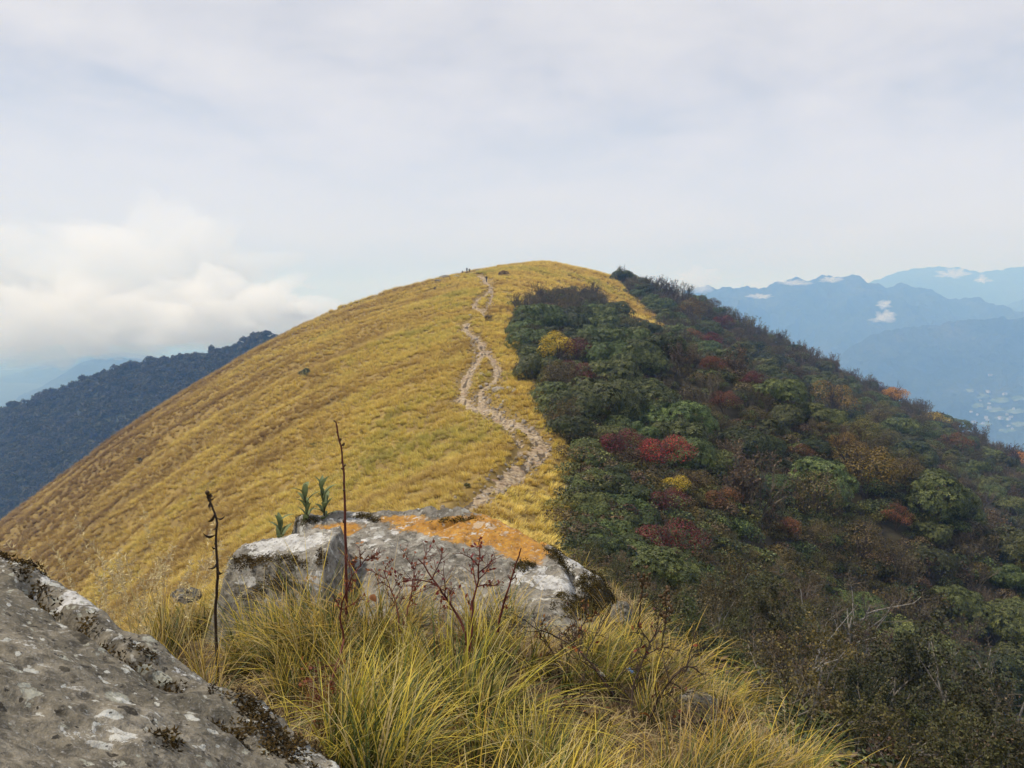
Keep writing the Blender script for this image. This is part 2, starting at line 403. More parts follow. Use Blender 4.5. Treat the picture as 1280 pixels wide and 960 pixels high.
Mountain([(1200,430),(1240,396),(1262,381),(1282,372),(1330,362),(1420,370),(1550,390)], 6100, 1300, VALLEY - 10, 73, 240, 1.2, 900).build('mountain', m_mtn, 'pale blue mountain shoulder behind the broad mountain')
Mountain([(-500,540),(-250,500),(-100,486),(0,470),(45,461),(80,449),(105,446),(150,440),(200,447),(260,445),(330,450),(430,470)], 6200, 1300, VALLEY - 10, 79, 150, 1.2, 900).build('mountain', m_mtn, 'faint blue ridge under the low cloud bank')
Mountain([(-400,600),(-200,540),(0,507),(35,496),(60,483),(80,467),(100,454),(120,449),(155,447),(185,450),(240,466),(330,500)], 4300, 900, VALLEY - 10, 83, 110, 1.2, 600).build('mountain', m_mtn, 'blue ridge rising behind the dark wooded hill')
# dark wooded hill on the left, about a kilometre off
M_left = Mountain([(-700,720),(-400,625),(-200,565),(-80,535),(0,514),(35,502),(67,491),(110,474),(160,458),(200,451),(225,448),(250,443),(275,438),(293,434),(310,425),(327,420),(340,422),(400,428),(480,425),(600,440),(800,520)], 720, 440, -330, 89, 32, 1.0, 130)
m_wood, t, bs, _ = material('dark_woodland_floor')
tc = t.new('ShaderNodeTexCoord').outputs['Object']
t.link(t.ramp(t.noise(tc, .05, 6, .65), [(0.35, (.014, .020, .012)), (0.6, (.032, .038, .018)), (0.75, (.05, .045, .022))]), bs.inputs['Base Color'])
M_left.build('hill', m_wood, 'dark wooded hill behind the grassy slope', 300, 110)

# ------------------------------------------------------------------ haze: the air between the camera and the far mountains
hz = bpy.data.materials.new('haze_air'); hz.use_nodes = True
t = NT(hz.node_tree); t.n.clear(); o_ = t.new('ShaderNodeOutputMaterial'); pv = t.new('ShaderNodeVolumePrincipled')
pv.inputs['Color'].default_value = (.25, .50, 1.0, 1); pv.inputs['Density'].default_value = 0.00033
pv.inputs['Anisotropy'].default_value = 0.0; pv.inputs['Absorption Color'].default_value = (1, 1, 1, 1)
t.link(pv.outputs[0], o_.inputs['Volume'])
def box_mesh(name, a, b, mats=()):
    v = [(x, y, z) for x in (a[0], b[0]) for y in (a[1], b[1]) for z in (a[2], b[2])]
    f = [(0, 1, 3, 2), (4, 6, 7, 5), (0, 4, 5, 1), (2, 3, 7, 6), (0, 2, 6, 4), (1, 5, 7, 3)]
    return mesh_data(name, v, np.array(f), mats, smooth=False)
link('haze', box_mesh('haze', (-13500, -13500, -640), (13500, 13500, 490), [hz]), label='pale blue haze filling the air over the valley', kind='stuff')

# ------------------------------------------------------------------ foliage builders
def rng(seed): return np.random.default_rng(seed)
def norm(v): return v / np.maximum(np.linalg.norm(v, axis=-1, keepdims=True), 1e-9)
def leaves(P, N, L, W, rs, droop=0.0, spread=1.0):
    """one kite-shaped quad per point, lying roughly across the normal N"""
    n = len(P); T = norm(np.cross(N, rs.normal(size=(n, 3)))); T = norm(T + N * rs.normal(0.12, .35 * spread, (n, 1)) - np.array([0, 0, droop]))
    B = norm(np.cross(T, N + rs.normal(0, .25, (n, 3))))
    L = L * rs.uniform(.7, 1.25, (n, 1)); W = W * rs.uniform(.75, 1.2, (n, 1))
    V = np.stack([P, P + T * L * .5 + B * W * .5, P + T * L, P + T * L * .5 - B * W * .5], 1)
    sh = np.repeat(rs.uniform(0, 1, n), 4)
    return V.reshape(-1, 3), np.arange(n * 4).reshape(-1, 4), sh
def rosettes(P, N, k, L, W, rs):
    """whorls of k drooping leaves"""
    n = len(P); T0 = norm(np.cross(N, rs.normal(size=(n, 3)))); B0 = np.cross(N, T0)
    a = (np.arange(k)[None, :] * 2 * np.pi / k + rs.uniform(0, 6.28, (n, 1)) + rs.normal(0, .2, (n, k)))[..., None]
    T = norm(T0[:, None] * np.cos(a) + B0[:, None] * np.sin(a) + N[:, None] * rs.uniform(-.15, .55, (n, k, 1)))
    B = norm(np.cross(T, N[:, None]))
    l = L * rs.uniform(.75, 1.2, (n, k, 1)); w = W * rs.uniform(.8, 1.2, (n, k, 1)); p = P[:, None]
    V = np.stack([p + T * .02, p + T * l * .5 + B * w * .5, p + T * l - np.array([0, 0, 1]) * l * .22, p + T * l * .5 - B * w * .5], 2)
    sh = np.repeat(np.clip(rs.uniform(0, 1, (n, 1)) * .7 + rs.uniform(0, .3, (n, k)), 0, 1).ravel(), 4)
    return V.reshape(-1, 3), np.arange(n * k * 4).reshape(-1, 4), sh
def tubes(polys, sides=5):
    """polys: list of (points (k,3), radii (k,)) -> one tapered tube mesh"""
    VV, FF, o = [], [], 0
    ang = np.linspace(0, 2 * np.pi, sides, endpoint=False)
    for P, r in polys:
        P = np.asarray(P, float); r = np.asarray(r, float); k = len(P)
        T = norm(np.gradient(P, axis=0)); ref = np.where(np.abs(T[:, 2:3]) > .9, np.array([[1., 0, 0]]), np.array([[0, 0, 1.]]))
        A = norm(np.cross(T, ref)); B = np.cross(T, A)
        V = P[:, None] + (A[:, None] * np.cos(ang)[None, :, None] + B[:, None] * np.sin(ang)[None, :, None]) * r[:, None, None]
        VV.append(V.reshape(-1, 3)); FF.append(grid_faces(k, sides, True) + o); o += k * sides
    return np.concatenate(VV), np.concatenate(FF)
def grow(rs, start, direction, length, radius, levels, kids, wiggle=.18, up=.15, ratio=.62, out=None, lvl=0, seg=5, rmin=.006, spread=(.5, 1.0), from_t=.3):
    """recursive branching: returns polylines by level"""
    if out is None: out = []
    P = [np.array(start, float)]; d = norm(np.array(direction, float)); st = length / seg
    for i in range(seg):
        d = norm(d + rs.normal(0, wiggle, 3) + np.array([0, 0, up * .3])); P.append(P[-1] + d * st)
    P = np.array(P); r = radius * np.linspace(1, .45 if lvl < levels else .25, seg + 1)
    out.append((P, np.maximum(r, rmin * .6), lvl))
    if lvl < levels:
        n = kids[lvl] if hasattr(kids, '__len__') else kids
        for j in range(n):
            t = from_t + (1 - from_t) * (j + rs.uniform(.1, .9)) / n; x = t * seg; i = min(int(x), seg - 1); p = P[i] + (P[i + 1] - P[i]) * (x - i)
            ax = norm(P[i + 1] - P[i]); sd = norm(np.cross(ax, rs.normal(size=3))); a = rs.uniform(*spread)
            nd = ax * math.cos(a) + sd * math.sin(a) + np.array([0, 0, up])
            grow(rs, p, nd, length * ratio * rs.uniform(.75, 1.2) * (1.1 - .4 * t), max(radius * .55 * (1.1 - .4 * t), rmin), levels, kids, wiggle, up, ratio, out, lvl + 1, max(3, seg - 1), rmin, spread, from_t)
    return out

def leaf_material(name, dark, mid, light, var=.35, rough=.55, trans=.25, spec=.3, hue=.03, patch=None):
    """leaf colour varies leaf by leaf and plant by plant"""
    m, t, bs, out = material(name)
    oi = t.new('ShaderNodeObjectInfo').outputs['Random']
    c = t.ramp(t.attr('shade'), [(0.0, dark), (0.5, mid), (1.0, light)])
    if patch:      # leaves that have not turned yet, in drifts
        tc = t.new('ShaderNodeTexCoord').outputs['Object']; c = t.mix(t.remap(t.math('ADD', t.noise(tc, .75, 3, .6), t.math('MULTIPLY', t.attr('shade'), .16)), .58, .74, 0, .6), c, patch)
    hv = t.new('ShaderNodeHueSaturation'); t.link(c, hv.inputs['Color'])
    t.link(t.remap(oi, 0, 1, .5 - hue, .5 + hue, False), hv.inputs['Hue']); t.link(t.remap(t.math('FRACT', t.math('MULTIPLY', oi, 7.31)), 0, 1, 1 - var, 1 + var, False), hv.inputs['Value'])
    t.link(hv.outputs[0], bs.inputs['Base Color']); bs.inputs['Roughness'].default_value = rough; bs.inputs['Specular IOR Level'].default_value = spec
    tr = t.new('ShaderNodeBsdfTranslucent'); t.link(hv.outputs[0], tr.inputs[0]); mx = t.new('ShaderNodeMixShader'); mx.inputs[0].default_value = trans
    t.link(bs.outputs[0], mx.inputs[1]); t.link(tr.outputs[0], mx.inputs[2]); t.link(mx.outputs[0], out.inputs['Surface'])
    return m
def bark_material(name, a, b, scale=6.0):
    m, t, bs, _ = material(name); tc = t.new('ShaderNodeTexCoord').outputs['Object']
    n = t.noise(tc, scale, 5, .65); t.link(t.ramp(n, [(.3, a), (.7, b)]), bs.inputs['Base Color']); bump(t, bs, n, .6, .02); return m
M_BARK = bark_material('brown_bark', (.045, .032, .022), (.13, .10, .075))
M_PALE = bark_material('pale_bark', (.07, .06, .05), (.27, .245, .21), 9)
M_TWIG = bark_material('grey_twigs', (.065, .053, .036), (.165, .135, .095), 1.0)
M_RHODO = leaf_material('rhododendron_leaves', (.020, .027, .008), (.062, .078, .020), (.150, .170, .044), .55, .5, .15, .3)
M_OLIVE = leaf_material('olive_brown_leaves', (.038, .034, .011), (.088, .073, .020), (.165, .130, .034), .45)
M_BROWN = leaf_material('brown_leaves', (.044, .029, .014), (.100, .066, .031), (.175, .120, .058), .4)
M_RED = leaf_material('red_leaves', (.10, .013, .012), (.24, .026, .022), (.38, .055, .036), .35, hue=.010, patch=(.07,.035,.015))
M_CRIMSON = leaf_material('crimson_leaves', (.060, .010, .010), (.125, .018, .018), (.20, .034, .030), .3, hue=.010, patch=(.045,.03,.014))
M_RUST = leaf_material('rust_leaves', (.075, .025, .011), (.16, .055, .020), (.26, .10, .032), .35, hue=.010, patch=(.06,.055,.018))
M_ORANGE = leaf_material('orange_leaves', (.26, .100, .012), (.56, .23, .020), (.76, .36, .045), .2, hue=.010, patch=(.20,.14,.03))
M_YELLOW = leaf_material('yellow_leaves', (.26, .16, .012), (.56, .37, .022), (.78, .56, .06), .2, hue=.010, patch=(.10,.10,.02))
M_OCHRE = leaf_material('ochre_leaves', (.085, .050, .012), (.18, .110, .022), (.29, .18, .036), .3, hue=.010, patch=(.06,.055,.018))

def dome_points(rs, n, R_, Hh, clumps, base=.35, fill=.12):
    """points and outward normals on a crown made of overlapping leaf mounds"""
    C, S = [], []
    for i in range(clumps):
        a = rs.uniform(0, 6.283); q = math.sqrt(rs.uniform(0, 1)) * .78; s = rs.uniform(.30, .50) * R_
        top = base * Hh + (Hh * (1 - base)) * math.sqrt(max(0, 1 - q * q)) - s * .55
        C.append((math.cos(a) * q * R_, math.sin(a) * q * R_, max(top * rs.uniform(.55, 1.0), s * .45))); S.append(s)
    C = np.array(C); S = np.array(S); k = rs.choice(clumps, n, p=S**2 / (S**2).sum())
    N = norm(rs.normal(size=(n, 3)) + np.array([0, 0, .55])); rad = np.where(rs.uniform(size=n) < fill, rs.uniform(.4, .9, n), rs.uniform(.9, 1.05, n))
    P = C[k] + N * (S[k] * rad)[:, None] * np.array([1, 1, .72])
    # drop what lies deep inside other mounds
    d = np.linalg.norm((P[:, None] - C[None]) / np.array([1, 1, .72]), axis=2) / S[None]; d[np.arange(n), k] = 9
    ok = (d.min(1) > .80) & (P[:, 2] > .12)
    return P[ok], norm(N[ok] * np.array([1, 1, 1.2])), C, S
def make_rhododendron(seed):
    rs = rng(seed); R_, Hh = rs.uniform(2.3, 2.8), rs.uniform(3.0, 3.7)
    P, N, C, S = dome_points(rs, 2700, R_, Hh, 22)
    V, Fc, sh = rosettes(P, N, 6, .23, .085, rs)
    crown = mesh_data('rhododendron_crown', V, Fc, [M_RHODO], False, {'shade': sh})
    polys = []
    for i in range(5):
        a = rs.uniform(0, 6.28); e = C[rs.integers(len(C))] * np.array([.8, .8, .85]); p0 = np.array([math.cos(a) * .2, math.sin(a) * .2, -.5]); m = (p0 + e) / 2 + rs.normal(0, .2, 3)
        polys.append((np.array([p0, p0 * .4 + m * .6, m * .4 + e * .6, e]), np.array([.12, .09, .065, .03])))
    V, Fc = tubes(polys, 6); return mesh_data('rhododendron_trunk', V, Fc, [M_BARK]), crown
def make_bare(seed, leafmat, tall=1.0, nleaf=500):
    """many-stemmed shrub of upright twigs, a few leaves left"""
    rs = rng(seed); out = []
    for i in range(9):
        a = rs.uniform(0, 6.28); tilt = rs.uniform(.12, .62); d = (math.cos(a) * math.sin(tilt), math.sin(a) * math.sin(tilt), math.cos(tilt))
        grow(rs, (math.cos(a) * .25, math.sin(a) * .25, -.4), d, rs.uniform(1.9, 2.7) * tall, .050, 2, (6, 5), .13, .28, .55, out, 0, 6, .013, (.3, .75), .25)
    trunk = tubes([(p, r) for p, r, l in out if l == 0], 5); tw = tubes([(p, r) for p, r, l in out if l > 0], 3)
    ends = np.concatenate([p[2:] for p, r, l in out if l >= 1]); k = rs.choice(len(ends), nleaf)
    LV, LF, sh = leaves(ends[k] + rs.normal(0, .06, (nleaf, 3)), norm(rs.normal(size=(nleaf, 3)) + [0, 0, .7]), .15, .09, rs)
    V = np.concatenate([tw[0], LV]); mi = np.r_[np.zeros(len(tw[1]), int), np.ones(len(LF), int)]
    crown = mesh_data('shrub_twigs', V, [tw[1], LF + len(tw[0])], [M_TWIG, leafmat], False, {'shade': np.r_[np.zeros(len(tw[0])), sh]}, mi)
    return mesh_data('shrub_stems', trunk[0], trunk[1], [M_TWIG]), crown
def make_leafy(seed, mat, nleaf=4200, size=.135):
    """loose deciduous crown, one mesh whose leaf colour each copy overrides"""
    rs = rng(seed); P, N, C, S = dome_points(rs, nleaf, rs.uniform(1.9, 2.3), rs.uniform(3.0, 3.6), 13, .3, .4)
    V, Fc, sh = leaves(P, N, size, size * .6, rs, .15, 1.3)
    crown = mesh_data('leafy_crown', V, Fc, [mat], False, {'shade': sh}); out = []
    for i in range(4):
        a = rs.uniform(0, 6.28); tl = rs.uniform(.2, .6)
        grow(rs, (0, 0, -.4), (math.cos(a) * math.sin(tl), math.sin(a) * math.sin(tl), math.cos(tl)), rs.uniform(2.5, 3.5), .06, 2, (6, 4), .12, .2, .5, out, 0, 5, .012)
    V, Fc = tubes([(p, r) for p, r, l in out], 5); return mesh_data('leafy_stems', V, Fc, [M_BARK]), crown
def make_near_tree(seed, mat, nleaf=5200, bark=None):
    """small tree a few metres from the camera: crooked limbs, fine twigs, separate leaves"""
    rs = rng(seed); out = []
    for i in range(3):
        a = rs.uniform(0, 6.28); tl = rs.uniform(.1, .45)
        grow(rs, (rs.normal(0, .12), rs.normal(0, .12), -.6), (math.cos(a) * math.sin(tl), math.sin(a) * math.sin(tl), math.cos(tl)), rs.uniform(3.0, 3.8), .055, 3, (6, 5, 4), .16, .12, .56, out, 0, 7, .006, (.45, 1.0), .35)
    limbs = tubes([(p, r) for p, r, l in out if l <= 1], 7); tw = tubes([(p, r) for p, r, l in out if l > 1], 3)
    ends = np.concatenate([p[1:] for p, r, l in out if l >= 2]); k = rs.choice(len(ends), nleaf)
    LV, LF, sh = leaves(ends[k] + rs.normal(0, .05, (nleaf, 3)), norm(rs.normal(size=(nleaf, 3)) + [0, 0, .8]), .10, .058, rs, .2)
    V = np.concatenate([tw[0], LV]); mi = np.r_[np.zeros(len(tw[1]), int), np.ones(len(LF), int)]
    return (mesh_data('tree_limbs', limbs[0], limbs[1], [bark or M_PALE]),
            mesh_data('tree_crown', V, [tw[1], LF + len(tw[0])], [M_TWIG, mat], False, {'shade': np.r_[np.zeros(len(tw[0])), sh]}, mi))
def joined(trunk, crown, name):
    """one mesh of trunk and crown for trees too small in view to show their parts"""
    def arr(me):
        v = np.empty(len(me.vertices) * 3, np.float32); me.vertices.foreach_get('co', v)
        lt = np.empty(len(me.polygons), np.int32); me.polygons.foreach_get('loop_total', lt)
        lv = np.empty(len(me.loops), np.int32); me.loops.foreach_get('vertex_index', lv)
        mi = np.empty(len(me.polygons), np.int32); me.polygons.foreach_get('material_index', mi)
        return v.reshape(-1, 3), lv.reshape(-1, 4), mi
    a, fa, ma = arr(trunk); b, fb, mb = arr(crown)
    sh = np.zeros(len(crown.vertices), np.float32); crown.attributes['shade'].data.foreach_get('value', sh)
    mats = list(trunk.materials) + list(crown.materials)
    return mesh_data(name, np.concatenate([a, b]), np.concatenate([fa, fb + len(a)]), mats, False, {'shade': np.r_[np.zeros(len(a)), sh]}, np.r_[ma, mb + len(trunk.materials)])

RHODO = [make_rhododendron(100 + i) for i in range(5)]
BARE = [make_bare(200 + i, [M_BROWN, M_OLIVE][i % 2], 1.0, [420, 800, 1200, 300][i]) for i in range(4)]
LEAFY = [make_leafy(300 + i, M_OLIVE) for i in range(4)]
M_DEEP = leaf_material('deep_olive_leaves', (.022, .026, .009), (.048, .054, .016), (.10, .098, .028), .4)
NEAR = [make_near_tree(400, M_DEEP, 6400), make_near_tree(401, M_BROWN, 2600), make_near_tree(402, M_DEEP, 5600, M_BARK), make_near_tree(403, M_OLIVE, 4200)]
FAR_RHODO = [joined(a, b, 'rhododendron_whole') for a, b in RHODO]
FAR_BARE = [joined(a, b, 'bare_shrub_whole') for a, b in BARE]
FAR_LEAFY = [joined(a, b, 'leafy_tree_whole') for a, b in LEAFY]

def plant_tree(name, parts, whole, p, size, yaw, label, group, leafmat=None, small=False):
    """a tree standing at ground point p; leafmat recolours the leaves of this copy only"""
    lean = (rnd.uniform(-.08, .08), rnd.uniform(-.08, .08), yaw)
    def recolour(o, slot):
        if leafmat is not None:
            o.material_slots[slot].link = 'OBJECT'; o.material_slots[slot].material = leafmat
    if small:
        o = link(name, whole, None, label, 'tree', group, None, p, lean, size); recolour(o, len(whole.materials) - 1); return o
    e = link(name, None, None, label, 'tree', group, None, p, lean, size); e.empty_display_size = .3
    link('trunk', parts[0], e); c = link('crown', parts[1], e); recolour(c, len(parts[1].materials) - 1)
    return e

# ------------------------------------------------------------------ scatter by geometry nodes, for what nobody could count
def scatter(name, P, rot, scale, idx, tint, protos, label):
    me = bpy.data.meshes.new(name); n = len(P); me.vertices.add(n); me.vertices.foreach_set('co', np.asarray(P, np.float32).ravel())
    for k, tp, v in (('rot', 'FLOAT_VECTOR', rot), ('size', 'FLOAT', scale), ('pick', 'INT', idx), ('tint', 'FLOAT', tint)):
        a = me.attributes.new(k, tp, 'POINT'); a.data.foreach_set('vector' if tp == 'FLOAT_VECTOR' else 'value', np.asarray(v, np.int32 if tp == 'INT' else np.float32).ravel())
    o = link(name, me, None, label, None, None, 'stuff')
    ng = bpy.data.node_groups.new(name + '_scatter', 'GeometryNodeTree')
    ng.interface.new_socket('Geometry', in_out='INPUT', socket_type='NodeSocketGeometry'); ng.interface.new_socket('Geometry', in_out='OUTPUT', socket_type='NodeSocketGeometry')
    gi = ng.nodes.new('NodeGroupInput'); go = ng.nodes.new('NodeGroupOutput'); iop = ng.nodes.new('GeometryNodeInstanceOnPoints'); jn = ng.nodes.new('GeometryNodeJoinGeometry')
    for pm in reversed(protos):
        po = bpy.data.objects.new(name + '_sample', pm)
        nd = ng.nodes.new('GeometryNodeObjectInfo'); nd.inputs['Object'].default_value = po; nd.inputs['As Instance'].default_value = True
        ng.links.new(nd.outputs['Geometry'], jn.inputs[0])
    def named(k, tp):
        nd = ng.nodes.new('GeometryNodeInputNamedAttribute'); nd.data_type = tp; nd.inputs['Name'].default_value = k; return nd.outputs['Attribute']
    e2r = ng.nodes.new('FunctionNodeEulerToRotation'); ng.links.new(named('rot', 'FLOAT_VECTOR'), e2r.inputs[0])
    ng.links.new(gi.outputs[0], iop.inputs['Points']); ng.links.new(jn.outputs[0], iop.inputs['Instance']); iop.inputs['Pick Instance'].default_value = True
    ng.links.new(named('pick', 'INT'), iop.inputs['Instance Index']); ng.links.new(e2r.outputs[0], iop.inputs['Rotation']); ng.links.new(named('size', 'FLOAT'), iop.inputs['Scale'])
    ng.links.new(iop.outputs[0], go.inputs[0])
    md = o.modifiers.new('scatter', 'NODES'); md.node_group = ng
    return o

# ------------------------------------------------------------------ the wooded side of the ridge
rnd = random.Random(7)
def ground_pt(x, y): return (float(x), float(y), float(G(np.array([x]), np.array([y]))[0]))
taken = []
def free(x, y, d): return all((x - a)**2 + (y - b)**2 > (d * .5 + c * .5)**2 for a, b, c in taken)
G_AUT = 'autumn coloured trees among the evergreens'
# single coloured trees: photo column, photo row of the crown's middle, crown width in pixels, leaves, label
SPECIAL = [
 (697,446,38,M_YELLOW,'bright yellow tree at the edge of the grass beside the trail'),
 (725,447,34,M_CRIMSON,'dark purple-brown tree next to the bright yellow tree'),
 (720,478,36,M_CRIMSON,'dull crimson shrub below the bright yellow tree'),
 (763,503,22,M_RED,'small red shrub among rhododendrons below the dull crimson shrub'),
 (775,568,42,M_CRIMSON,'dark red tree beside the brightest red tree'),
 (828,580,50,M_RED,'brightest red tree in the middle of the wooded slope'),
 (832,640,38,M_CRIMSON,'deep crimson tree below the brightest red tree'),
 (900,636,34,M_RUST,'rust red tree beside the large rounded bare tree'),
 (832,697,66,M_CRIMSON,'wide crimson tree behind the mossy end of the rock slab'),
 (846,622,18,M_YELLOW,'small yellow sapling above the deep crimson tree'),
 (862,396,30,M_OCHRE,'mustard yellow tree near the skyline past the grass wedge'),
 (866,426,22,M_RUST,'reddish brown tree at the lower tip of the grass wedge'),
 (890,432,20,M_CRIMSON,'dark crimson tree under the skyline trees'),
 (903,409,20,M_CRIMSON,'dark crimson tree close under the bare skyline trees'),
 (890,464,28,M_RUST,'rusty orange tree high on the wooded slope'),
 (939,484,22,M_CRIMSON,'dark wine red tree right of the rusty orange tree'),
 (906,511,34,M_RUST,'dull red-brown tree below the rusty orange tree'),
 (1038,506,46,M_OCHRE,'ochre tree below the skyline in front of the blue mountain'),
 (1118,497,36,M_ORANGE,'bright orange tree standing on the wooded skyline'),
 (1093,487,16,M_RUST,'small rust tree beside the bright orange skyline tree'),
 (1082,602,74,M_OCHRE,'large ochre brown tree in the hollow of the wooded slope'),
 (1057,566,36,M_OCHRE,'ochre tree just above the large ochre brown tree'),
 (1001,574,26,M_RUST,'rust brown tree in the shady hollow'),
 (985,668,28,M_RUST,'red-brown tree below the green spur'),
 (1120,656,30,M_RUST,'red-brown tree below the large ochre brown tree'),
 (1172,529,20,M_YELLOW,'small yellow tree under the skyline past the bright orange tree'),
 (1271,563,24,M_ORANGE,'yellow-orange tree on the skyline above the valley settlement'),
 (1195,560,30,M_RUST,'dark rust tree under the far end of the wooded skyline'),
]
for px, py, wpx, mat, lab in SPECIAL:
    q = cast([px], [py + wpx * .30])[0]
    if np.isnan(q[0]): q = cast([px], [py + wpx * .7 + 6])[0]
    if np.isnan(q[0]): continue
    size = 1.3 * wpx / F_PX * q[1] / 4.1
    size = min(max(size, .55), 2.2); v = rnd.randrange(4)
    plant_tree('autumn_tree', LEAFY[v], FAR_LEAFY[v], (q[0], q[1], q[2] + .30), size, rnd.uniform(0, 6.28), lab, G_AUT, mat, wpx < 24)
    taken.append((q[0], q[1], size * 3.4)); taken.append((q[0] * (1 - 2.6 / q[1]), q[1] - 2.6, size * 2.6))
# the large rounded bare tree
q = cast([935], [652])[0]; plant_tree('bare_tree', BARE[2], None, q, 1.75, 1.0, 'large rounded bare tree with brown twigs standing above the green spur', 'leafless trees'); taken.append((q[0], q[1], 5.5))

# dead, pale-branched trees just below the knoll
M_DEAD = bark_material('bleached_dead_wood', (.10, .092, .080), (.33, .31, .28), 9)
DEAD = [make_near_tree(450 + i, M_BROWN, 160, M_DEAD) for i in range(3)]
for i, (px, py, top, lab) in enumerate([(1000, 905, 735, 'dead grey tree with a straight trunk just below the sunlit grass'), (1062, 850, 690, 'dead tree whose white forked top rises above the olive crowns'), (1135, 905, 770, 'dead tree with curved white branches in the deep shade'), (1262, 935, 775, 'leaning dead tree with a long pale limb in the deep shade')]):
    q = cast([px], [py])[0]; s_ = (py - top) / F_PX * q[1] / 4.3
    plant_tree('dead_tree', DEAD[i % 3], None, q, s_, rnd.uniform(0, 6.28), lab, 'dead trees below the knoll'); taken.append((q[0], q[1], 1.6)); taken.append((q[0] * .9, q[1] * .9, 1.4))
SHORT = []
def short_name(lab):
    for w_ in (' at ', ' next ', ' below ', ' among ', ' beside ', ' in ', ' behind ', ' above ', ' near ', ' under ', ' close ', ' high ', ' right ', ' standing ', ' just ', ' past ', ' on '): lab = lab.split(w_)[0]
    return lab
for (px, py, wpx, mat, lab), tk in zip(SPECIAL, taken[::2]): SHORT.append((tk[0], tk[1], short_name(lab)))
def where(x, y, z, px, py, kind):
    """words for the spot a tree stands on, named by things one can find"""
    b = min(SHORT, key=lambda q: (q[0] - x)**2 + (q[1] - y)**2); d = math.hypot(b[0] - x, b[1] - y)
    if d < 7: return 'beside the ' + b[2]
    if py < np.interp(px, [760, 860, 950, 1000, 1100, 1200, 1280], [362, 395, 432, 462, 515, 560, 598]): return 'on the wooded skyline before the ' + ('far mountain' if px > 860 else 'pale sky')
    e = min((px - a)**2 + (py - c)**2 for a, c in FOREST_PX[1:13]) ** .5
    if e < 34 or px < np.interp(py, [380, 450, 520, 570, 700], [652, 672, 700, 730, 735]): return 'at the grass edge by the ' + ('lower trail' if py > 520 else 'upper trail' if py < 440 else 'middle trail')
    if py < 400 and px < 770: return 'in the patch below the summit grass'
    if d < 13: return ('uphill of the ' if y > b[1] else 'downhill of the ') + b[2]
    if math.hypot(x, y) < 62: return 'low on the slope near the knoll'
    return 'in the shady hollow' if (px > 960 and py > 560) else 'in the middle of the wooded slope'
cand = []
for i in range(26000):
    th_ = rnd.uniform(R(-3), R(44)); r_ = 9 * (340 / 9) ** math.sqrt(rnd.uniform(0.02, 1)); cand.append((r_ * math.sin(th_), r_ * math.cos(th_)))
cand = np.array(cand); cz = G(cand[:, 0], cand[:, 1]); ok = in_forest(cand[:, 0], cand[:, 1], cz) & (cand[:, 1] < 335) & (cand[:, 1] > 9)
cand, cz = cand[ok], cz[ok]
cpx, cpy = to_pix(cand[:, 0], cand[:, 1], cz)
# keep what can be seen, from here or a step aside: the line of sight to the tree top clears the ground
def visible(x, y, z, h=4.5, n=60):
    t_ = np.linspace(.12, .985, n)[None, :]; zz = z + h
    return ((zz[:, None] * t_ + 1.5) > H(x[:, None] * t_, y[:, None] * t_, False) - .3).all(1)
vis = visible(cand[:, 0], cand[:, 1], cz); cand, cz, cpx, cpy = cand[vis], cz[vis], cpx[vis], cpy[vis]
cell = {}
def near_taken(x, y, d):
    ci, cj = int(x // 6), int(y // 6)
    for a in range(ci - 1, ci + 2):
        for b in range(cj - 1, cj + 2):
            for X, Y, D_ in cell.get((a, b), ()):
                if (x - X)**2 + (y - Y)**2 < (.5 * (d + D_))**2: return True
    return False
def take(x, y, d): cell.setdefault((int(x // 6), int(y // 6)), []).append((x, y, d))
for x, y, d in taken: take(x, y, d)
trees = []
bn = fbm(cand[:, 0] / 22, cand[:, 1] / 22, 131, 3); cn = fbm(cand[:, 0] / 11, cand[:, 1] / 11, 137, 2)
for i, (x, y) in enumerate(cand):
    D_ = math.hypot(x, y); px, py = cpx[i], cpy[i]
    sc = rnd.choice((.62, .75, .85, .95, 1.05, 1.2, 1.42)) * rnd.uniform(.92, 1.1)
    # which kind grows here
    if D_ < 34 or (D_ < 58 and px > 840 and rnd.random() < .8): kind = 'near'
    elif py < 398 and px < 770: kind = 'bare'
    else:
        skyl = py < np.interp(px, [760, 860, 950, 1000, 1100, 1200, 1280], [362, 395, 432, 462, 515, 560, 598]); p_bare = (.55 if skyl else 0) + .12 + .50 * bn[i] + (.18 if px > 880 else 0) + (.25 if 790 < px < 960 and 400 < py < 570 else 0)
        kind = 'bare' if rnd.random() < p_bare else ('leafy' if cn[i] > .20 + (.22 if px < 900 else 0) else 'rhodo')
        if kind == 'bare': sc *= 1.6 if skyl else 1.12
    if D_ < 60:      # young growth below the knoll: it stays under the line of sight to the slope behind
        hgt = {'near': 3.7, 'bare': 4.2, 'leafy': 3.5, 'rhodo': 3.5}[kind]
        lim = np.interp(px, [700, 780, 860, 960, 1040, 1120, 1280], [760, 745, 728, 712, 694, 684, 720]) if kind == 'near' else np.interp(px, [690, 740, 830, 1280], [640, 655, 690, 690])
        lim += rnd.uniform(-14, 34)
        for _ in range(10):
            if to_pix(x, y, cz[i] + hgt * sc)[1] > lim: break
            sc *= .88
        if sc < .36: continue
    width = {'near': 2.5, 'bare': 2.9, 'leafy': 3.0, 'rhodo': 3.5}[kind] * sc
    if near_taken(x, y, width): continue
    take(x, y, width); trees.append((D_, kind, x, y, cz[i], sc, px, py))
trees.sort()
count = {'near': 0, 'bare': 0, 'leafy': 0, 'rhodo': 0}; LIMIT = {'near': 300, 'bare': 240, 'leafy': 160, 'rhodo': 300}
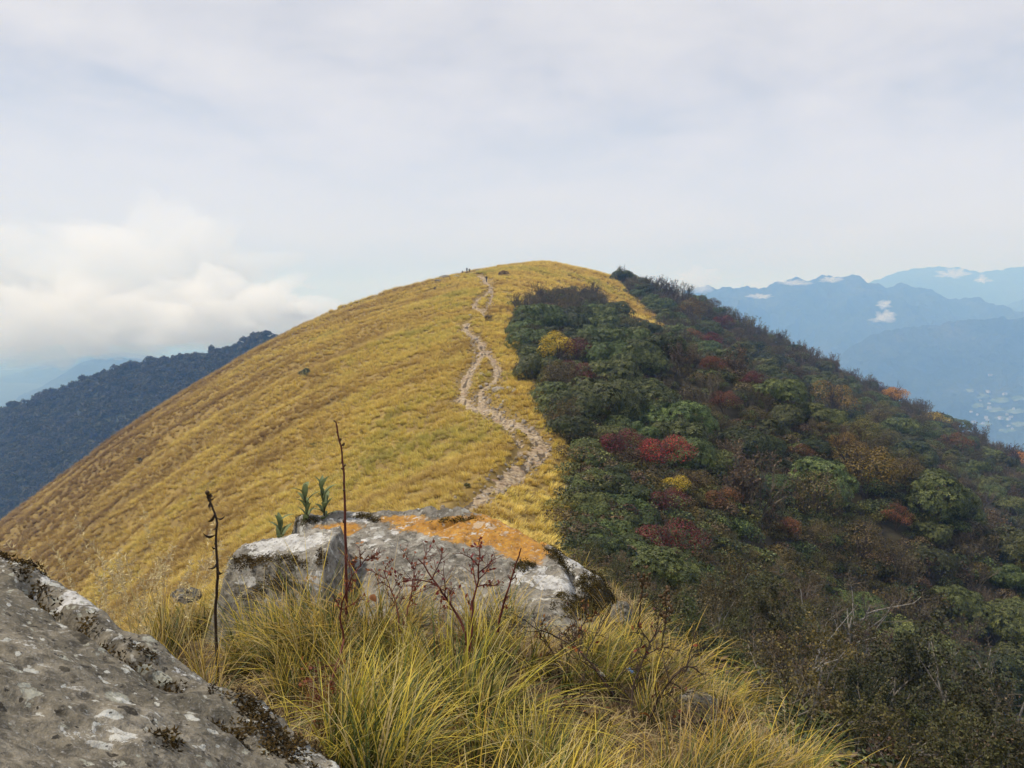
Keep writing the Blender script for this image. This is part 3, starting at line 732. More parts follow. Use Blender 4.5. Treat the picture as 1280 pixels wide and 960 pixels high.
LABEL = {'bare': ('bare_shrub', 'leafless grey-brown shrub of upright twigs on the wooded slope', 'leafless trees'),
         'leafy': ('leafy_tree', 'small loose-crowned olive brown tree on the wooded slope', 'olive brown trees on the wooded slope'),
         'rhodo': ('rhododendron', 'dense dark green domed rhododendron on the wooded slope', 'evergreen rhododendrons')}
rest = {'bare': [], 'leafy': [], 'rhodo': []}
for D_, kind, x, y, z, sc, px, py in trees:
    in_view = -60 < px < 1340 and py < 1010
    if kind == 'near':
        v = rnd.randrange(4)
        lab = ['crooked pale-limbed tree with olive leaves just below the rocky knoll', 'twiggy brown tree just below the rocky knoll', 'dark-barked olive tree just below the rocky knoll', 'sparse olive-yellow tree just below the rocky knoll'][v]
        lab = ('tall ' if sc > .8 else 'low ' if sc < .55 else '') + lab.replace('just below the rocky knoll', 'just below the ' + ('slab' if px < 860 else 'sunlit knoll grass' if px < 1060 else 'knoll in deep shade'))
        plant_tree('slope_tree', NEAR[v], None, (x, y, z), sc * .95, rnd.uniform(0, 6.28), lab, 'trees just below the knoll'); continue
    sky_line = kind == 'bare' and py < 560 and D_ > 170
    if count[kind] < LIMIT[kind] and in_view:
        count[kind] += 1; v = rnd.randrange(len({'bare': BARE, 'leafy': LEAFY, 'rhodo': RHODO}[kind])); w_ = v % 4
        nm, lab, grp = LABEL[kind]; lab = ('large ' if sc > 1.06 else 'small ' if sc < .86 else '') + lab.replace('small loose', 'loose').replace('on the wooded slope', where(x, y, z, px, py, kind))
        parts, whole = {'bare': (BARE[w_], FAR_BARE[w_]), 'leafy': (LEAFY[w_], FAR_LEAFY[w_]), 'rhodo': (RHODO[v], FAR_RHODO[v])}[kind]
        plant_tree(nm, parts, whole, (x, y, z), sc, rnd.uniform(0, 6.28), lab, grp, None, D_ > 75)
    else: rest[kind].append((x, y, z, sc))
print('trees', len(trees), count, {k: len(v) for k, v in rest.items()})
protos, P, idx, sz = [], [], [], []
for k, ms in (('bare', FAR_BARE), ('leafy', FAR_LEAFY), ('rhodo', FAR_RHODO)):
    for x, y, z, sc in rest[k]: P.append((x, y, z)); idx.append(len(protos) + rnd.randrange(len(ms))); sz.append(sc)
    protos += ms
if P:
    rs = rng(5); n = len(P)
    scatter('forest', P, np.c_[rs.normal(0, .06, n), rs.normal(0, .06, n), rs.uniform(0, 6.28, n)], sz, idx, rs.uniform(0, 1, n), protos, 'mixed woodland filling the slope between the nearer trees')
# low undergrowth that closes the gaps between the trunks
def make_brush(seed, mat):
    rs = rng(seed); P_, N_, C_, S_ = dome_points(rs, 700, .95, .8, 8, .2, .3); V, Fc, sh = leaves(P_, N_, .13, .07, rs); return mesh_data('undergrowth_clump', V, Fc, [mat], False, {'shade': sh})
BRUSH = [make_brush(500, M_RHODO), make_brush(501, M_OLIVE), make_brush(502, M_BROWN), make_brush(503, M_RHODO)]
rs = rng(9); n = 9000; t_ = rs.uniform(R(-3), R(46), n); r_ = 7 * (330 / 7) ** np.sqrt(rs.uniform(0, 1, n)); ux, uy = r_ * np.sin(t_), r_ * np.cos(t_); uz = G(ux, uy)
ok = in_forest(ux, uy, uz); j_ = np.clip(uy * .011, .3, 2.2); edge_b = (in_forest(ux + j_, uy, G(ux + j_, uy)) | in_forest(ux + .5 * j_, uy + j_, G(ux + .5 * j_, uy + j_))) & ~ok & (trail_dist(ux, uy) > .8) & (uy > 30) & (rs.uniform(size=n) < .55); ok |= edge_b; ok[ok] &= visible(ux[ok], uy[ok], uz[ok], 3.0); ux, uy, uz = ux[ok], uy[ok], uz[ok]; n = len(ux)
scatter('undergrowth', np.c_[ux, uy, uz], np.c_[np.zeros(n), np.zeros(n), rs.uniform(0, 6.28, n)], rs.uniform(.7, 1.7, n) * np.interp(np.hypot(ux, uy), [8, 60, 200], [.7, 1, 1.5]), rs.integers(0, 4, n), rs.uniform(0, 1, n), BRUSH, 'low dark undergrowth between the trees')

# far wood on the left hill: reads as one mass
def make_far_crown(seed):
    rs = rng(seed); P_, N_, C_, S_ = dome_points(rs, 260, 4.2, 7.0, 9, .3, .2); V, Fc, sh = leaves(P_, N_, 1.5, 1.1, rs); return mesh_data('far_crown', V, Fc, [M_FARWOOD], False, {'shade': sh})
M_FARWOOD = leaf_material('far_wood_leaves', (.020, .019, .009), (.042, .040, .016), (.085, .074, .030), .5)
FARC = [make_far_crown(600 + i) for i in range(4)]
rs = rng(15); n = 15000; cp = rs.uniform(-260, 420, n); tt = rs.uniform(-.03, .62, n) ; fx, fy, fz = M_left.surf(cp, tt)
scatter('far_wood', np.c_[fx, fy, fz - .8], np.c_[np.zeros(n), np.zeros(n), rs.uniform(0, 6.28, n)], rs.uniform(.34, .95, n), rs.integers(0, 4, n), rs.uniform(0, 1, n), FARC, 'dense dark wood covering the hill behind the grassy slope')

# ------------------------------------------------------------------ grass
def blades(rs, n, length, width, spread, lean, segs=5, droop=1.0, curl=.25):
    """curved tapering ribbons rooted in a small disc, swept mostly towards +X"""
    a = rs.uniform(0, 6.283, n); q = np.sqrt(rs.uniform(0, 1, n)) * spread
    root = np.stack([np.cos(a) * q, np.sin(a) * q, np.full(n, -.04)], 1)
    az = rs.normal(0, 1.0, n) * curl * 3; out = np.stack([np.cos(az), np.sin(az)], 1) * lean + np.stack([np.cos(a), np.sin(a)], 1) * rs.uniform(.1, .7, (n, 1))
    L = length * rs.uniform(.5, 1.15, n); t_ = np.linspace(0, 1, segs + 1); k = droop * rs.uniform(.6, 1.35, n)
    hor = norm(np.c_[out, np.zeros(n)]); mag = np.clip(np.linalg.norm(out, axis=1), .15, 1.1)
    # tangent turns from nearly upright towards the sweep direction and a little below it
    ang = (.12 + .35 * mag)[:, None] + (k * mag)[:, None] * 1.55 * t_[None, :] ** 1.2
    ds = L[:, None] / segs; dh = np.sin(ang) * ds; dz = np.cos(ang) * ds
    ch = np.cumsum(dh, 1) - dh; cz_ = np.cumsum(dz, 1) - dz
    P = root[:, None] + hor[:, None] * ch[..., None]; P[..., 2] += cz_
    side = np.stack([-hor[:, 1], hor[:, 0], np.zeros(n)], 1); w = width * rs.uniform(.7, 1.3, n)[:, None] * np.clip(1.05 - t_[None, :] ** 1.6, .06, 1)
    tw = side[:, None] * w[..., None] * .5; V = np.stack([P - tw, P + tw], 2).reshape(-1, 3)
    base = np.arange(n)[:, None] * (segs + 1) * 2 + np.arange(segs)[None, :] * 2
    Fc = np.stack([base, base + 1, base + 3, base + 2], -1).reshape(-1, 4)
    al = np.repeat(np.broadcast_to(t_, (n, segs + 1)).reshape(-1), 2); sh = np.repeat(rs.uniform(0, 1, n), (segs + 1) * 2)
    return V, Fc, al, sh
def grass_material(name, root_, low, mid, tip, trans=.35, mixed=False):
    """blade colour runs from root to tip, varies by blade and by tuft (tint 0 brown, .5 gold, 1 green)"""
    m, t, bs, out = material(name)
    al = t.attr('along'); sh = t.attr('shade'); ti = t.attr('tint', 'INSTANCER')
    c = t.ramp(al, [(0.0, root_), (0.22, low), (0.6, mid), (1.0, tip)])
    if mixed:      # green, dead and straw blades grow side by side
        c = t.mix(t.math('LESS_THAN', sh, .32), c, t.ramp(al, [(0.0, (.014, .020, .005)), (.6, (.090, .125, .022)), (1.0, (.30, .28, .06))])); c = t.mix(t.math('GREATER_THAN', sh, .80), c, t.ramp(al, [(0.0, (.10, .062, .026)), (.5, (.27, .185, .085)), (1.0, (.48, .36, .19))]))
    hv = t.new('ShaderNodeHueSaturation'); t.link(c, hv.inputs['Color'])
    t.link(t.math('ADD', t.remap(ti, 0, 1, .474, .524, False), t.remap(sh, 0, 1, -.012, .016, False)), hv.inputs['Hue'])
    t.link(t.math('MULTIPLY', t.ramp(ti, [(0.0, .48), (0.28, .80), (0.6, 1.15), (0.82, 1.05), (1.0, .70)]), t.remap(sh, 0, 1, .62, 1.3, False)), hv.inputs['Value'])
    t.link(hv.outputs[0], bs.inputs['Base Color']); bs.inputs['Roughness'].default_value = .55
    tr = t.new('ShaderNodeBsdfTranslucent'); t.link(hv.outputs[0], tr.inputs[0]); mx = t.new('ShaderNodeMixShader'); mx.inputs[0].default_value = trans
    t.link(bs.outputs[0], mx.inputs[1]); t.link(tr.outputs[0], mx.inputs[2]); t.link(mx.outputs[0], out.inputs['Surface']); return m
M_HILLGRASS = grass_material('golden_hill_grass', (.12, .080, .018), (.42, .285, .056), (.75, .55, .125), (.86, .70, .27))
M_FRONTGRASS = grass_material('long_foreground_grass', (.018, .019, .005), (.066, .068, .011), (.40, .275, .034), (.76, .52, .11), .28, True)  # green bases, darkened to paint the shade inside the tufts
M_STRAW = grass_material('pale_straw_stems', (.16, .11, .045), (.34, .25, .10), (.50, .39, .19), (.62, .50, .30))
def tuft(seed, mat, n, length, width, spread, lean, segs, droop, curl):
    rs = rng(seed); V, Fc, al, sh = blades(rs, n, length, width, spread, lean, segs, droop, curl)
    return mesh_data('grass_tuft', V, Fc, [mat], True, {'along': al, 'shade': sh})
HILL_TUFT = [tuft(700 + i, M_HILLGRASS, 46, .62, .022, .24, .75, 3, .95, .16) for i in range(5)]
def on_ground(px, py):
    for d in range(0, 14):
        q = cast([px], [py + d * .5])[0]
        if not np.isnan(q[0]) and q[1] < 300: return (q[0], q[1], float(G(q[:1], q[1:2])[0]) - .02)
HIKERS = [on_ground(608, 351), on_ground(583.6, 341.5), on_ground(586.8, 341.5), on_ground(579, 341.5)]   # trodden bare ground round the people
rs = rng(71); nC = 420000
t_ = np.radians(rs.uniform(-46, 24, nC)); dens = rs.uniform(0, 1, nC)
ra = 16 * (345 / 16) ** rs.uniform(0, 1, nC) ** .62
ra = np.sqrt(rs.uniform(16**2, 345**2, nC)); keepp = rs.uniform(0, 1, nC) < np.clip(60 / ra, .16, 1.0) * .95
t_, ra = t_[keepp], ra[keepp]; hx, hy = ra * np.sin(t_), ra * np.cos(t_)
hz_ = G(hx, hy); ok = ~in_forest(hx, hy, hz_) & (trail_mask(hx, hy) > .10 + .25 * fbm(hx / .9, hy / .9, 151, 2)) & (hy > 7)
for q_ in HIKERS: ok &= ~((np.abs(hx - q_[0] * hy / q_[1]) < 2.2) & (hy > q_[1] - 9) & (hy < q_[1] + 2))
hx, hy, hz_ = hx[ok], hy[ok], hz_[ok]; ok = visible(hx, hy, hz_, 1.0); hx, hy, hz_ = hx[ok], hy[ok], hz_[ok]; n = len(hx); print('hill tufts', n)
e = .6; gxx = (H(hx + e, hy) - H(hx - e, hy)) / (2 * e); gyy = (H(hx, hy + e) - H(hx, hy - e)) / (2 * e)
down = np.arctan2(-gyy - .10, -gxx - .06) + rs.normal(0, .45, n)
sl = np.maximum(spline(hy, XR_Y, XR_X) - hx, 0)
tint = .50 + .36 * fbm(hx / 24, hy / 24, 161, 3) + .26 * vnoise((hy + .42 * sl) / 5.5, sl / 42, 165) + .14 * fbm(hx / 5, hy / 5, 167, 2) + rs.normal(0, .10, n)
tint += .22 * np.exp(-np.maximum(trail_dist(hx, hy), 0) / 2.0) * fbm(hx / 6, hy / 6, 169, 2) - .46 * sstep(26, 100, sl) + .10 * (1 - sstep(8, 30, sl))  # tint darkens down the steep flank, putting its slope shade into the colour
dull = sstep(.25, .55, fbm(hx / 13, hy / 13, 171, 3)); tint = np.where(dull > .5, tint * .72 + .02, tint)
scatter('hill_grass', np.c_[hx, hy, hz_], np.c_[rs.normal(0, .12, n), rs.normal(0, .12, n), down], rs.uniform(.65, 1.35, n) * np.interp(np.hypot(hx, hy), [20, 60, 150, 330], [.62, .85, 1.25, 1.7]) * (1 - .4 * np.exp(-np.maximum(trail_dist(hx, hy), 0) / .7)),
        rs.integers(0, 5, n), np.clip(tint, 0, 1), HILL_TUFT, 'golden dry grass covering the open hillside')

# ------------------------------------------------------------------ foreground rocks
def rock_material(name, base_a, base_b, base_c, crust=1.0):
    m, t, bs, _ = material(name); tc = t.new('ShaderNodeTexCoord').outputs['Object']
    n1 = t.noise(tc, 3.2, 8, .62, .3); n2 = t.noise(tc, 22, 6, .65); n3 = t.noise(tc, 90, 4, .6); n4 = t.noise(tc, 7.5, 7, .66, .5)
    c = t.ramp(n1, [(.30, base_a), (.50, base_b), (.70, base_c)])
    c = t.mix(t.remap(n2, .40, .66, 0, .8), c, (.045, .040, .032)); c = t.mix(t.remap(n3, .52, .70, 0, .45), c, (.36, .34, .31))
    def breakup(name_, lo, hi, k=.55):
        a = t.attr(name_); return t.remap(t.math('ADD', a, t.math('MULTIPLY', t.math('SUBTRACT', t.math('ADD', t.math('MULTIPLY', n4, .6), t.math('MULTIPLY', n2, .4)), .5), k * 4)), lo, hi, 0, 1)
    stain = breakup('stain', .45, .75); c = t.mix(t.math('MULTIPLY', stain, .85), c, (.035, .030, .024))
    orange = breakup('orange', .34, .56, .45); oc = t.ramp(n2, [(.3, (.20, .090, .016)), (.5, (.40, .190, .026)), (.7, (.50, .29, .060))])
    c = t.mix(t.math('MULTIPLY', orange, t.remap(n3, .30, .60, .55, 1)), c, oc)
    white = t.math('MULTIPLY', breakup('white', .50, .60, .8), t.remap(t.noise(tc, 55, 5, .7), .36, .47, .15, 1)); wc = t.ramp(n2, [(.3, (.26, .25, .235)), (.55, (.47, .465, .45)), (.8, (.62, .62, .60))])
    c = t.mix(white, c, wc)
    # crusts of lichen: irregular rounded patches, pale, grey-green or black
    wv = t.new('ShaderNodeVectorMath', operation='ADD'); nv = t.new('ShaderNodeTexNoise'); t.link(tc, nv.inputs['Vector']); nv.inputs['Scale'].default_value = 26; nv.inputs['Detail'].default_value = 4; sv = t.new('ShaderNodeVectorMath', operation='SCALE'); t.link(nv.outputs['Color'], sv.inputs[0]); sv.inputs['Scale'].default_value = .055; t.link(tc, wv.inputs[0]); t.link(sv.outputs[0], wv.inputs[1])
    for sc_, amt in ((11.0, .62), (24.0, .58), (47.0, .55)):
        vo = t.new('ShaderNodeTexVoronoi'); t.link(wv.outputs[0], vo.inputs['Vector']); vo.inputs['Scale'].default_value = sc_; cs = t.new('ShaderNodeSeparateColor'); t.link(vo.outputs['Color'], cs.inputs[0])
        rad_ = t.remap(cs.outputs[0], amt, 1.0, 0.0, .52, False); inside = t.math('MULTIPLY', t.remap(t.math('SUBTRACT', rad_, vo.outputs['Distance']), .0, .06, 0, crust), t.remap(n3, .34, .52, .35, .95))
        c = t.mix(inside, c, t.ramp(cs.outputs[1], [(0.0, (.030, .026, .020)), (.30, (.055, .048, .036)), (.36, (.30, .30, .25)), (.7, (.44, .44, .40)), (1.0, (.56, .56, .53))], 'CONSTANT'))
    # scattered pale lichen spots with sharp ragged rims, and black specks
    spots = t.math('MULTIPLY', t.remap(t.noise(tc, 13, 7, .72, .6), .585, .615, 0, 1), t.remap(n1, .40, .58, 0, 1))
    c = t.mix(t.math('MULTIPLY', spots, .8), c, (.52, .52, .49))
    specks = t.remap(t.noise(tc, 34, 5, .7, .2), .63, .67, 0, .9); c = t.mix(specks, c, (.022, .019, .016))
    t.link(c, bs.inputs['Base Color']); bs.inputs['Roughness'].default_value = .9
    bump(t, bs, t.math('ADD', t.math('MULTIPLY', n2, .6), t.math('ADD', t.math('MULTIPLY', n3, .3), t.math('MULTIPLY', n4, 1.0))), .8, .018); return m
M_ROCK = rock_material('lichened_sandstone', (.100, .090, .068), (.195, .172, .130), (.300, .270, .215))
M_ROCK2 = rock_material('grey_lichened_rock', (.11, .10, .085), (.205, .188, .158), (.32, .298, .26), .5)
M_MOSS = leaf_material('dark_brown_moss', (.010, .008, .004), (.048, .030, .011), (.115, .078, .026), .0, .95, .1, .1)

def pix_plane(a, b, c):
    """plane z = p + q x + r y through three (px, py, D) points"""
    P = np.array([at(*q) for q in (a, b, c)]); A = np.c_[np.ones(3), P[:, :2]]; return np.linalg.solve(A, P[:, 2])
def softmin(zs, k):
    zs = np.stack(zs); m = zs.min(0); return m - k * np.log(np.exp(-(zs - m) / k).sum(0))
def polyline_d(x, y, pts):
    d = np.full(x.shape, 9.0)
    for (x0, y0), (x1, y1) in zip(pts[:-1], pts[1:]):
        dx, dy = x1 - x0, y1 - y0; q = np.clip(((x - x0) * dx + (y - y0) * dy) / (dx * dx + dy * dy + 1e-9), 0, 1); d = np.minimum(d, np.hypot(x - x0 - q * dx, y - y0 - q * dy))
    return d
def rock_from_height(name, fn, x0, x1, y0, y1, step, mat, label, masks, moss=None, moss_thick=.03):
    """fn(x,y)->z; masks(x,y,z)->attrs; moss(x,y,z)->0..1. A closed-looking boulder: the sheet's rim plunges below the ground."""
    X, Y = np.meshgrid(np.arange(x0, x1, step), np.arange(y0, y1, step)); Z = fn(X, Y)
    gnd = G(X, Y); keep_ = Z > gnd - .35; f = grid_faces(*X.shape); f = f[keep_.ravel()[f].all(1)]; used_ = np.unique(f); ix = -np.ones(X.size, int); ix[used_] = np.arange(len(used_))
    at_ = {k: v.ravel()[used_] for k, v in masks(X, Y, Z).items()}
    o = link(name, mesh_data(name, np.stack([X, Y, Z], -1).reshape(-1, 3)[used_], ix[f], [mat], True, at_), None, label, 'rock')
    if moss is not None:
        mk = moss(X, Y, Z); pr = sstep(.12, .75, mk + .45 * fbm(X / .06, Y / .06, 191, 3) * (mk > .02)) * keep_; rs_ = rng(int(abs(x0) * 100)); k_ = np.flatnonzero(rs_.uniform(size=pr.size) < pr.ravel() * .62 * (step / .009)**2)
        gx_, gy_ = np.gradient(Z, step, axis=1), np.gradient(Z, step, axis=0); N_ = norm(np.stack([-gx_, -gy_, np.ones_like(Z)], -1)).reshape(-1, 3)[k_]; P_ = np.stack([X, Y, Z], -1).reshape(-1, 3)[k_] + rs_.normal(0, .004, (len(k_), 3)); P_ += N_ * (moss_thick * .35 * pr.ravel()[k_] * rs_.uniform(.1, 1, len(k_)))[:, None] - N_ * .003
        V_, F_, sh_ = rosettes(P_, norm(N_ + rs_.normal(0, .3, N_.shape)), 6, .015, .0075, rs_); link('moss', mesh_data('moss', V_, F_, [M_MOSS], False, {'shade': sh_}), o)
    return o
def blob(x, y, cx, cy, rx, ry, rot=0.0):
    c, s = math.cos(rot), math.sin(rot); a = ((x - cx) * c + (y - cy) * s) / rx; b = (-(x - cx) * s + (y - cy) * c) / ry; return np.clip(1.25 - np.sqrt(a * a + b * b) * .85, 0, 1)

# big boulder, lower left: a long face tipped towards the camera, falling away behind a broken crest
b_face = pix_plane((0, 712, 2.25), (430, 952, 1.80), (60, 960, 1.25))
crest = np.array([at(px, py, D_)[:2] for px, py, D_ in [(-260, 560, 2.9), (-120, 640, 2.5), (0, 704, 2.28), (60, 745, 2.2), (130, 788, 2.12), (205, 822, 2.04), (290, 856, 1.97), (345, 890, 1.9), (400, 925, 1.84), (440, 965, 1.78), (480, 1010, 1.72)]])
def side_of(x, y, pts):
    """signed distance to the crest line, positive beyond it"""
    d = polyline_d(x, y, [tuple(p) for p in pts]); yc = np.interp(x, pts[:, 0], pts[:, 1]); return np.where(y > yc, d, -d)
crack = [tuple(at(px, py, D_)[:2]) for px, py, D_ in [(40, 735, 2.12), (90, 775, 2.02), (130, 812, 1.93), (165, 838, 1.88), (215, 858, 1.86)]]
crack2 = [tuple(at(px, py, D_)[:2]) for px, py, D_ in [(235, 885, 1.75), (280, 893, 1.77), (320, 925, 1.72)]]
def boulder_z(x, y):
    p = b_face; z = p[0] + p[1] * x + p[2] * y
    s = side_of(x, y, crest); s2 = s + .035 * fbm(x / .25, y / .25, 201, 3)
    z = z - 1.5 * np.maximum(s2, 0) - .8 * np.maximum(s2 - .12, 0)
    z = z - .18 * np.maximum(x + .45, 0) - .5 * np.maximum(.75 - y, 0)
    d = polyline_d(x, y, crack) + .012 * fbm(x / .1, y / .1, 203, 2); z = z - .055 * np.exp(-(d / .022)**2) + .028 * sstep(-.15, .02, s) * sstep(.0, .06, d)
    z = z - .03 * np.exp(-((polyline_d(x, y, crack2)) / .03)**2)
    big = fbm(x / .8, y / .8, 205, 2) * .045 + fbm(x / .22, y / .22, 207, 4) * .020 + fbm(x / .03, y / .03, 209, 3) * .0045
    ter = np.floor((x * .6 + y * .9) * 7 + fbm(x / .3, y / .3, 211, 2) * .9); return z + big + .006 * (vnoise(ter * 1.7, ter * 0, 213))
def b_masks(x, y, z):
    s = side_of(x, y, crest); f = fbm(x / .16, y / .16, 215, 3)
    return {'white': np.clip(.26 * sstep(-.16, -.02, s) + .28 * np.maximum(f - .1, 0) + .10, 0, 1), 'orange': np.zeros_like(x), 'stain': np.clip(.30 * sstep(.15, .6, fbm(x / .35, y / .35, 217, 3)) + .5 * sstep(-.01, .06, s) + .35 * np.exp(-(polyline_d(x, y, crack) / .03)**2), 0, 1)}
def mpx(px, py, D_): q = at(px, py, D_); return float(q[0]), float(q[1])
def b_moss(x, y, z):
    m = np.clip(1.1 - polyline_d(x, y, crack) / .034, 0, 1) * .8
    s = side_of(x, y, crest)
    for px, py, D_, rx, ry, ro in [(318, 882, 1.86, .10, .045, -.5), (350, 915, 1.78, .10, .045, -.5), (385, 935, 1.80, .05, .04, 0), (285, 898, 1.74, .055, .025, -.2), (205, 945, 1.52, .05, .03, 0), (15, 722, 2.22, .14, .05, -.4), (105, 790, 2.03, .05, .03, -.6), (175, 825, 1.95, .06, .018, -.4)]:
        cx_, cy_ = mpx(px, py, D_); m = np.maximum(m, blob(x, y, cx_, cy_, rx, ry, ro))
    return np.maximum(m * .85, .40 * sstep(.02, .06, s) * (fbm(x / .1, y / .1, 219, 2) > .1))
rock_from_height('boulder', boulder_z, -3.2, -.12, .55, 3.2, .0085, M_ROCK, 'large grey-brown boulder with a mossy crack sloping beside the grass', b_masks, b_moss, .016)

# slab with orange lichen
slab_top = pix_plane((430, 640, 5.35), (660, 646, 5.15), (640, 765, 4.15))
sr = np.array([at(px, py, D_)[:2] for px, py, D_ in [(330, 668, 5.2), (365, 648, 5.35), (480, 640, 5.35), (560, 641, 5.3), (640, 639, 5.2), (680, 655, 5.1), (720, 676, 4.95), (752, 702, 4.75), (768, 740, 4.5), (772, 790, 4.2), (770, 840, 4.0)]])
def slab_z(x, y):
    p = slab_top; z = p[0] + p[1] * x + p[2] * y
    front = pix_plane((480, 700, 4.55), (640, 762, 4.18), (560, 800, 4.02)); zf = front[0] + front[1] * x + front[2] * y
    z = softmin([z + .0, zf + .10], .035)
    yc = np.interp(x, sr[:7, 0], sr[:7, 1]); back = y - yc + .03 * fbm(x / .2, y / .2, 221, 3)
    xr_ = np.interp(y, sr[::-1, 1][:7], sr[::-1, 0][:7]); right = x - xr_ + .05 * fbm(x / .25, y / .25, 223, 3)
    z = z - 1.4 * np.maximum(back, 0) - .55 * np.maximum(right + .30, 0) - 1.1 * np.maximum(right + .10, 0)
    xl_ = np.interp(y, [4.0, 4.6, 5.0, 5.4], [-.80, -.92, -1.15, -1.5]); z = z - 2.2 * np.maximum(xl_ - x + .05 * fbm(x / .2, y / .2, 233, 2), 0) - 1.1 * np.maximum(3.95 - y, 0)
    ck = [mpx(545, 652, 5.1), mpx(575, 649, 5.15), mpx(600, 646, 5.2)]; z = z - .045 * np.exp(-(polyline_d(x, y, ck) / .03)**2)
    ck2 = [mpx(662, 648, 5.1), mpx(690, 680, 4.85), mpx(715, 705, 4.6), mpx(722, 735, 4.4)]; z = z - .05 * np.exp(-((polyline_d(x, y, ck2) + .02 * fbm(x / .1, y / .1, 225, 2)) / .022)**2)
    return z + .030 * fbm(x / .5, y / .5, 227, 3) + .014 * fbm(x / .14, y / .14, 229, 3) + .0045 * fbm(x / .03, y / .03, 231, 3)
def s_masks(x, y, z):
    px, py = to_pix(x, y, z)
    def pb(cx_, cy_, rx, ry, ro=0): return blob(px, py, cx_, cy_, rx, ry, ro)
    orange = np.max([pb(635, 662, 75, 17, .18), pb(660, 685, 28, 16, .5), pb(545, 658, 55, 9, -.05), pb(420, 662, 34, 10, -.1), pb(600, 652, 60, 9), pb(505, 650, 34, 7), pb(600, 668, 70, 17, .08), pb(648, 682, 48, 20, .3)], axis=0)
    white = np.max([pb(715, 695, 34, 22, .7), pb(738, 712, 26, 26, .8), pb(690, 728, 34, 20, .3), pb(655, 720, 20, 16) * .7, pb(430, 650, 60, 5) * .75, pb(480, 668, 40, 5, -.3) * .65], axis=0)
    stain = np.max([pb(655, 715, 14, 7) * .8, pb(640, 735, 10, 7) * .6, pb(575, 650, 34, 3.5, -.06), pb(752, 745, 26, 34), pb(455, 648, 18, 5)], axis=0)
    return {'orange': np.where(y > 3.6, orange * .9, 0), 'white': white * .78, 'stain': stain}
def s_moss(x, y, z):
    px, py = to_pix(x, y, z); m = np.zeros_like(x)
    for cx_, cy_, rx, ry, ro in [(672, 645, 30, 7, .3), (705, 662, 30, 8, .5), (735, 682, 24, 9, .7), (752, 715, 12, 18, 1.2), (742, 738, 26, 16, .6), (728, 760, 30, 14, .2), (700, 700, 7, 22, -.8), (655, 708, 11, 6, 0), (382, 650, 16, 5, 0), (570, 650, 26, 2.6, -.08), (455, 646, 12, 3, 0), (760, 760, 20, 20, 0), (470, 649, 9, 3, 0)]:
        m = np.maximum(m, blob(px, py, cx_, cy_, rx, ry, ro))
    return m
rock_from_height('rock_slab', slab_z, -2.0, 1.05, 3.5, 5.75, .0095, M_ROCK2, 'broad rock slab patched with orange and white lichen at the knoll edge', s_masks, s_moss, .045)

# smaller block against the slab's left end
blk_top = pix_plane((300, 690, 4.55), (400, 664, 4.62), (405, 690, 4.35))
def block_z(x, y):
    p = blk_top; z = p[0] + p[1] * x + p[2] * y
    f_ = pix_plane((285, 712, 4.40), (408, 700, 4.30), (340, 760, 4.27)); z = softmin([z, f_[0] + f_[1] * x + f_[2] * y], .018)
    L0, R0, B0 = at(282, 700, 4.4)[0], at(409, 690, 4.35)[0], at(340, 668, 4.66)[1]
    z = z - 3.2 * np.maximum(L0 - x + .03 * fbm(x / .2, y / .2, 241, 2), 0) - 3.5 * np.maximum(x - R0 + .02 * fbm(x / .15, y / .15, 243, 2), 0) - 1.4 * np.maximum(y - B0, 0)
    return z + .016 * fbm(x / .25, y / .25, 245, 3) + .010 * fbm(x / .07, y / .07, 247, 3) + .004 * fbm(x / .025, y / .025, 249, 2)
def k_masks(x, y, z):
    px, py = to_pix(x, y, z); w = np.max([blob(px, py, 352, 682, 55, 13, -.2), blob(px, py, 395, 715, 12, 26) * .7, blob(px, py, 305, 725, 22, 10) * .7], axis=0)
    return {'white': w, 'orange': blob(px, py, 390, 722, 12, 5) * .8, 'stain': np.maximum(blob(px, py, 345, 735, 45, 12), blob(px, py, 402, 700, 6, 14)) * .8}
def k_moss(x, y, z):
    px, py = to_pix(x, y, z); return np.max([blob(px, py, 312, 703, 27, 9, -.05), blob(px, py, 365, 704, 24, 8, .1), blob(px, py, 335, 732, 36, 11, -.3), blob(px, py, 402, 698, 5, 12)], axis=0)
rock_from_height('rock_block', block_z, -2.1, -.75, 3.75, 5.1, .0085, M_ROCK2, 'angular white-topped rock block with brown moss beside the orange slab', k_masks, k_moss, .035)

# loose stones
def stone_mesh(seed, flat=.7, mat=None):
    rs = rng(seed); import_n = 14; th_ = np.linspace(0, math.pi, import_n); ph = np.linspace(0, 2 * math.pi, 20, endpoint=False)
    T_, P_ = np.meshgrid(th_, ph, indexing='ij'); D_ = np.stack([np.sin(T_) * np.cos(P_), np.sin(T_) * np.sin(P_), np.cos(T_)], -1)
    pl = norm(rs.normal(size=(9, 3))); h = rs.uniform(.62, 1.0, 9); r_ = np.min(np.where((D_ @ pl.T) > .05, h / np.maximum(D_ @ pl.T, .05), 9), -1); r_ = np.minimum(r_, 1.15)
    V = D_ * r_[..., None] * np.array([1, .8, flat]) * .5; V += .02 * rs.normal(size=V.shape); V[0] = V[0].mean(0); V[-1] = V[-1].mean(0)
    n = V.shape[0] * V.shape[1]
    return mesh_data('stone', V.reshape(-1, 3), grid_faces(import_n, 20, True), [mat or M_ROCK2], False, {'white': np.full(n, .30), 'orange': np.zeros(n), 'stain': np.full(n, .15)})
M_TSTONE, t, bs, _ = material('trail_stone'); tc = t.new('ShaderNodeTexCoord').outputs['Object']; oi = t.new('ShaderNodeObjectInfo').outputs['Random']; t.link(t.mix(t.remap(oi, 0, 1, 0, .8, False), t.ramp(t.noise(tc, 4, 5, .65), [(.3, (.17, .145, .115)), (.7, (.42, .38, .32))]), (.28, .215, .15)), bs.inputs['Base Color'])
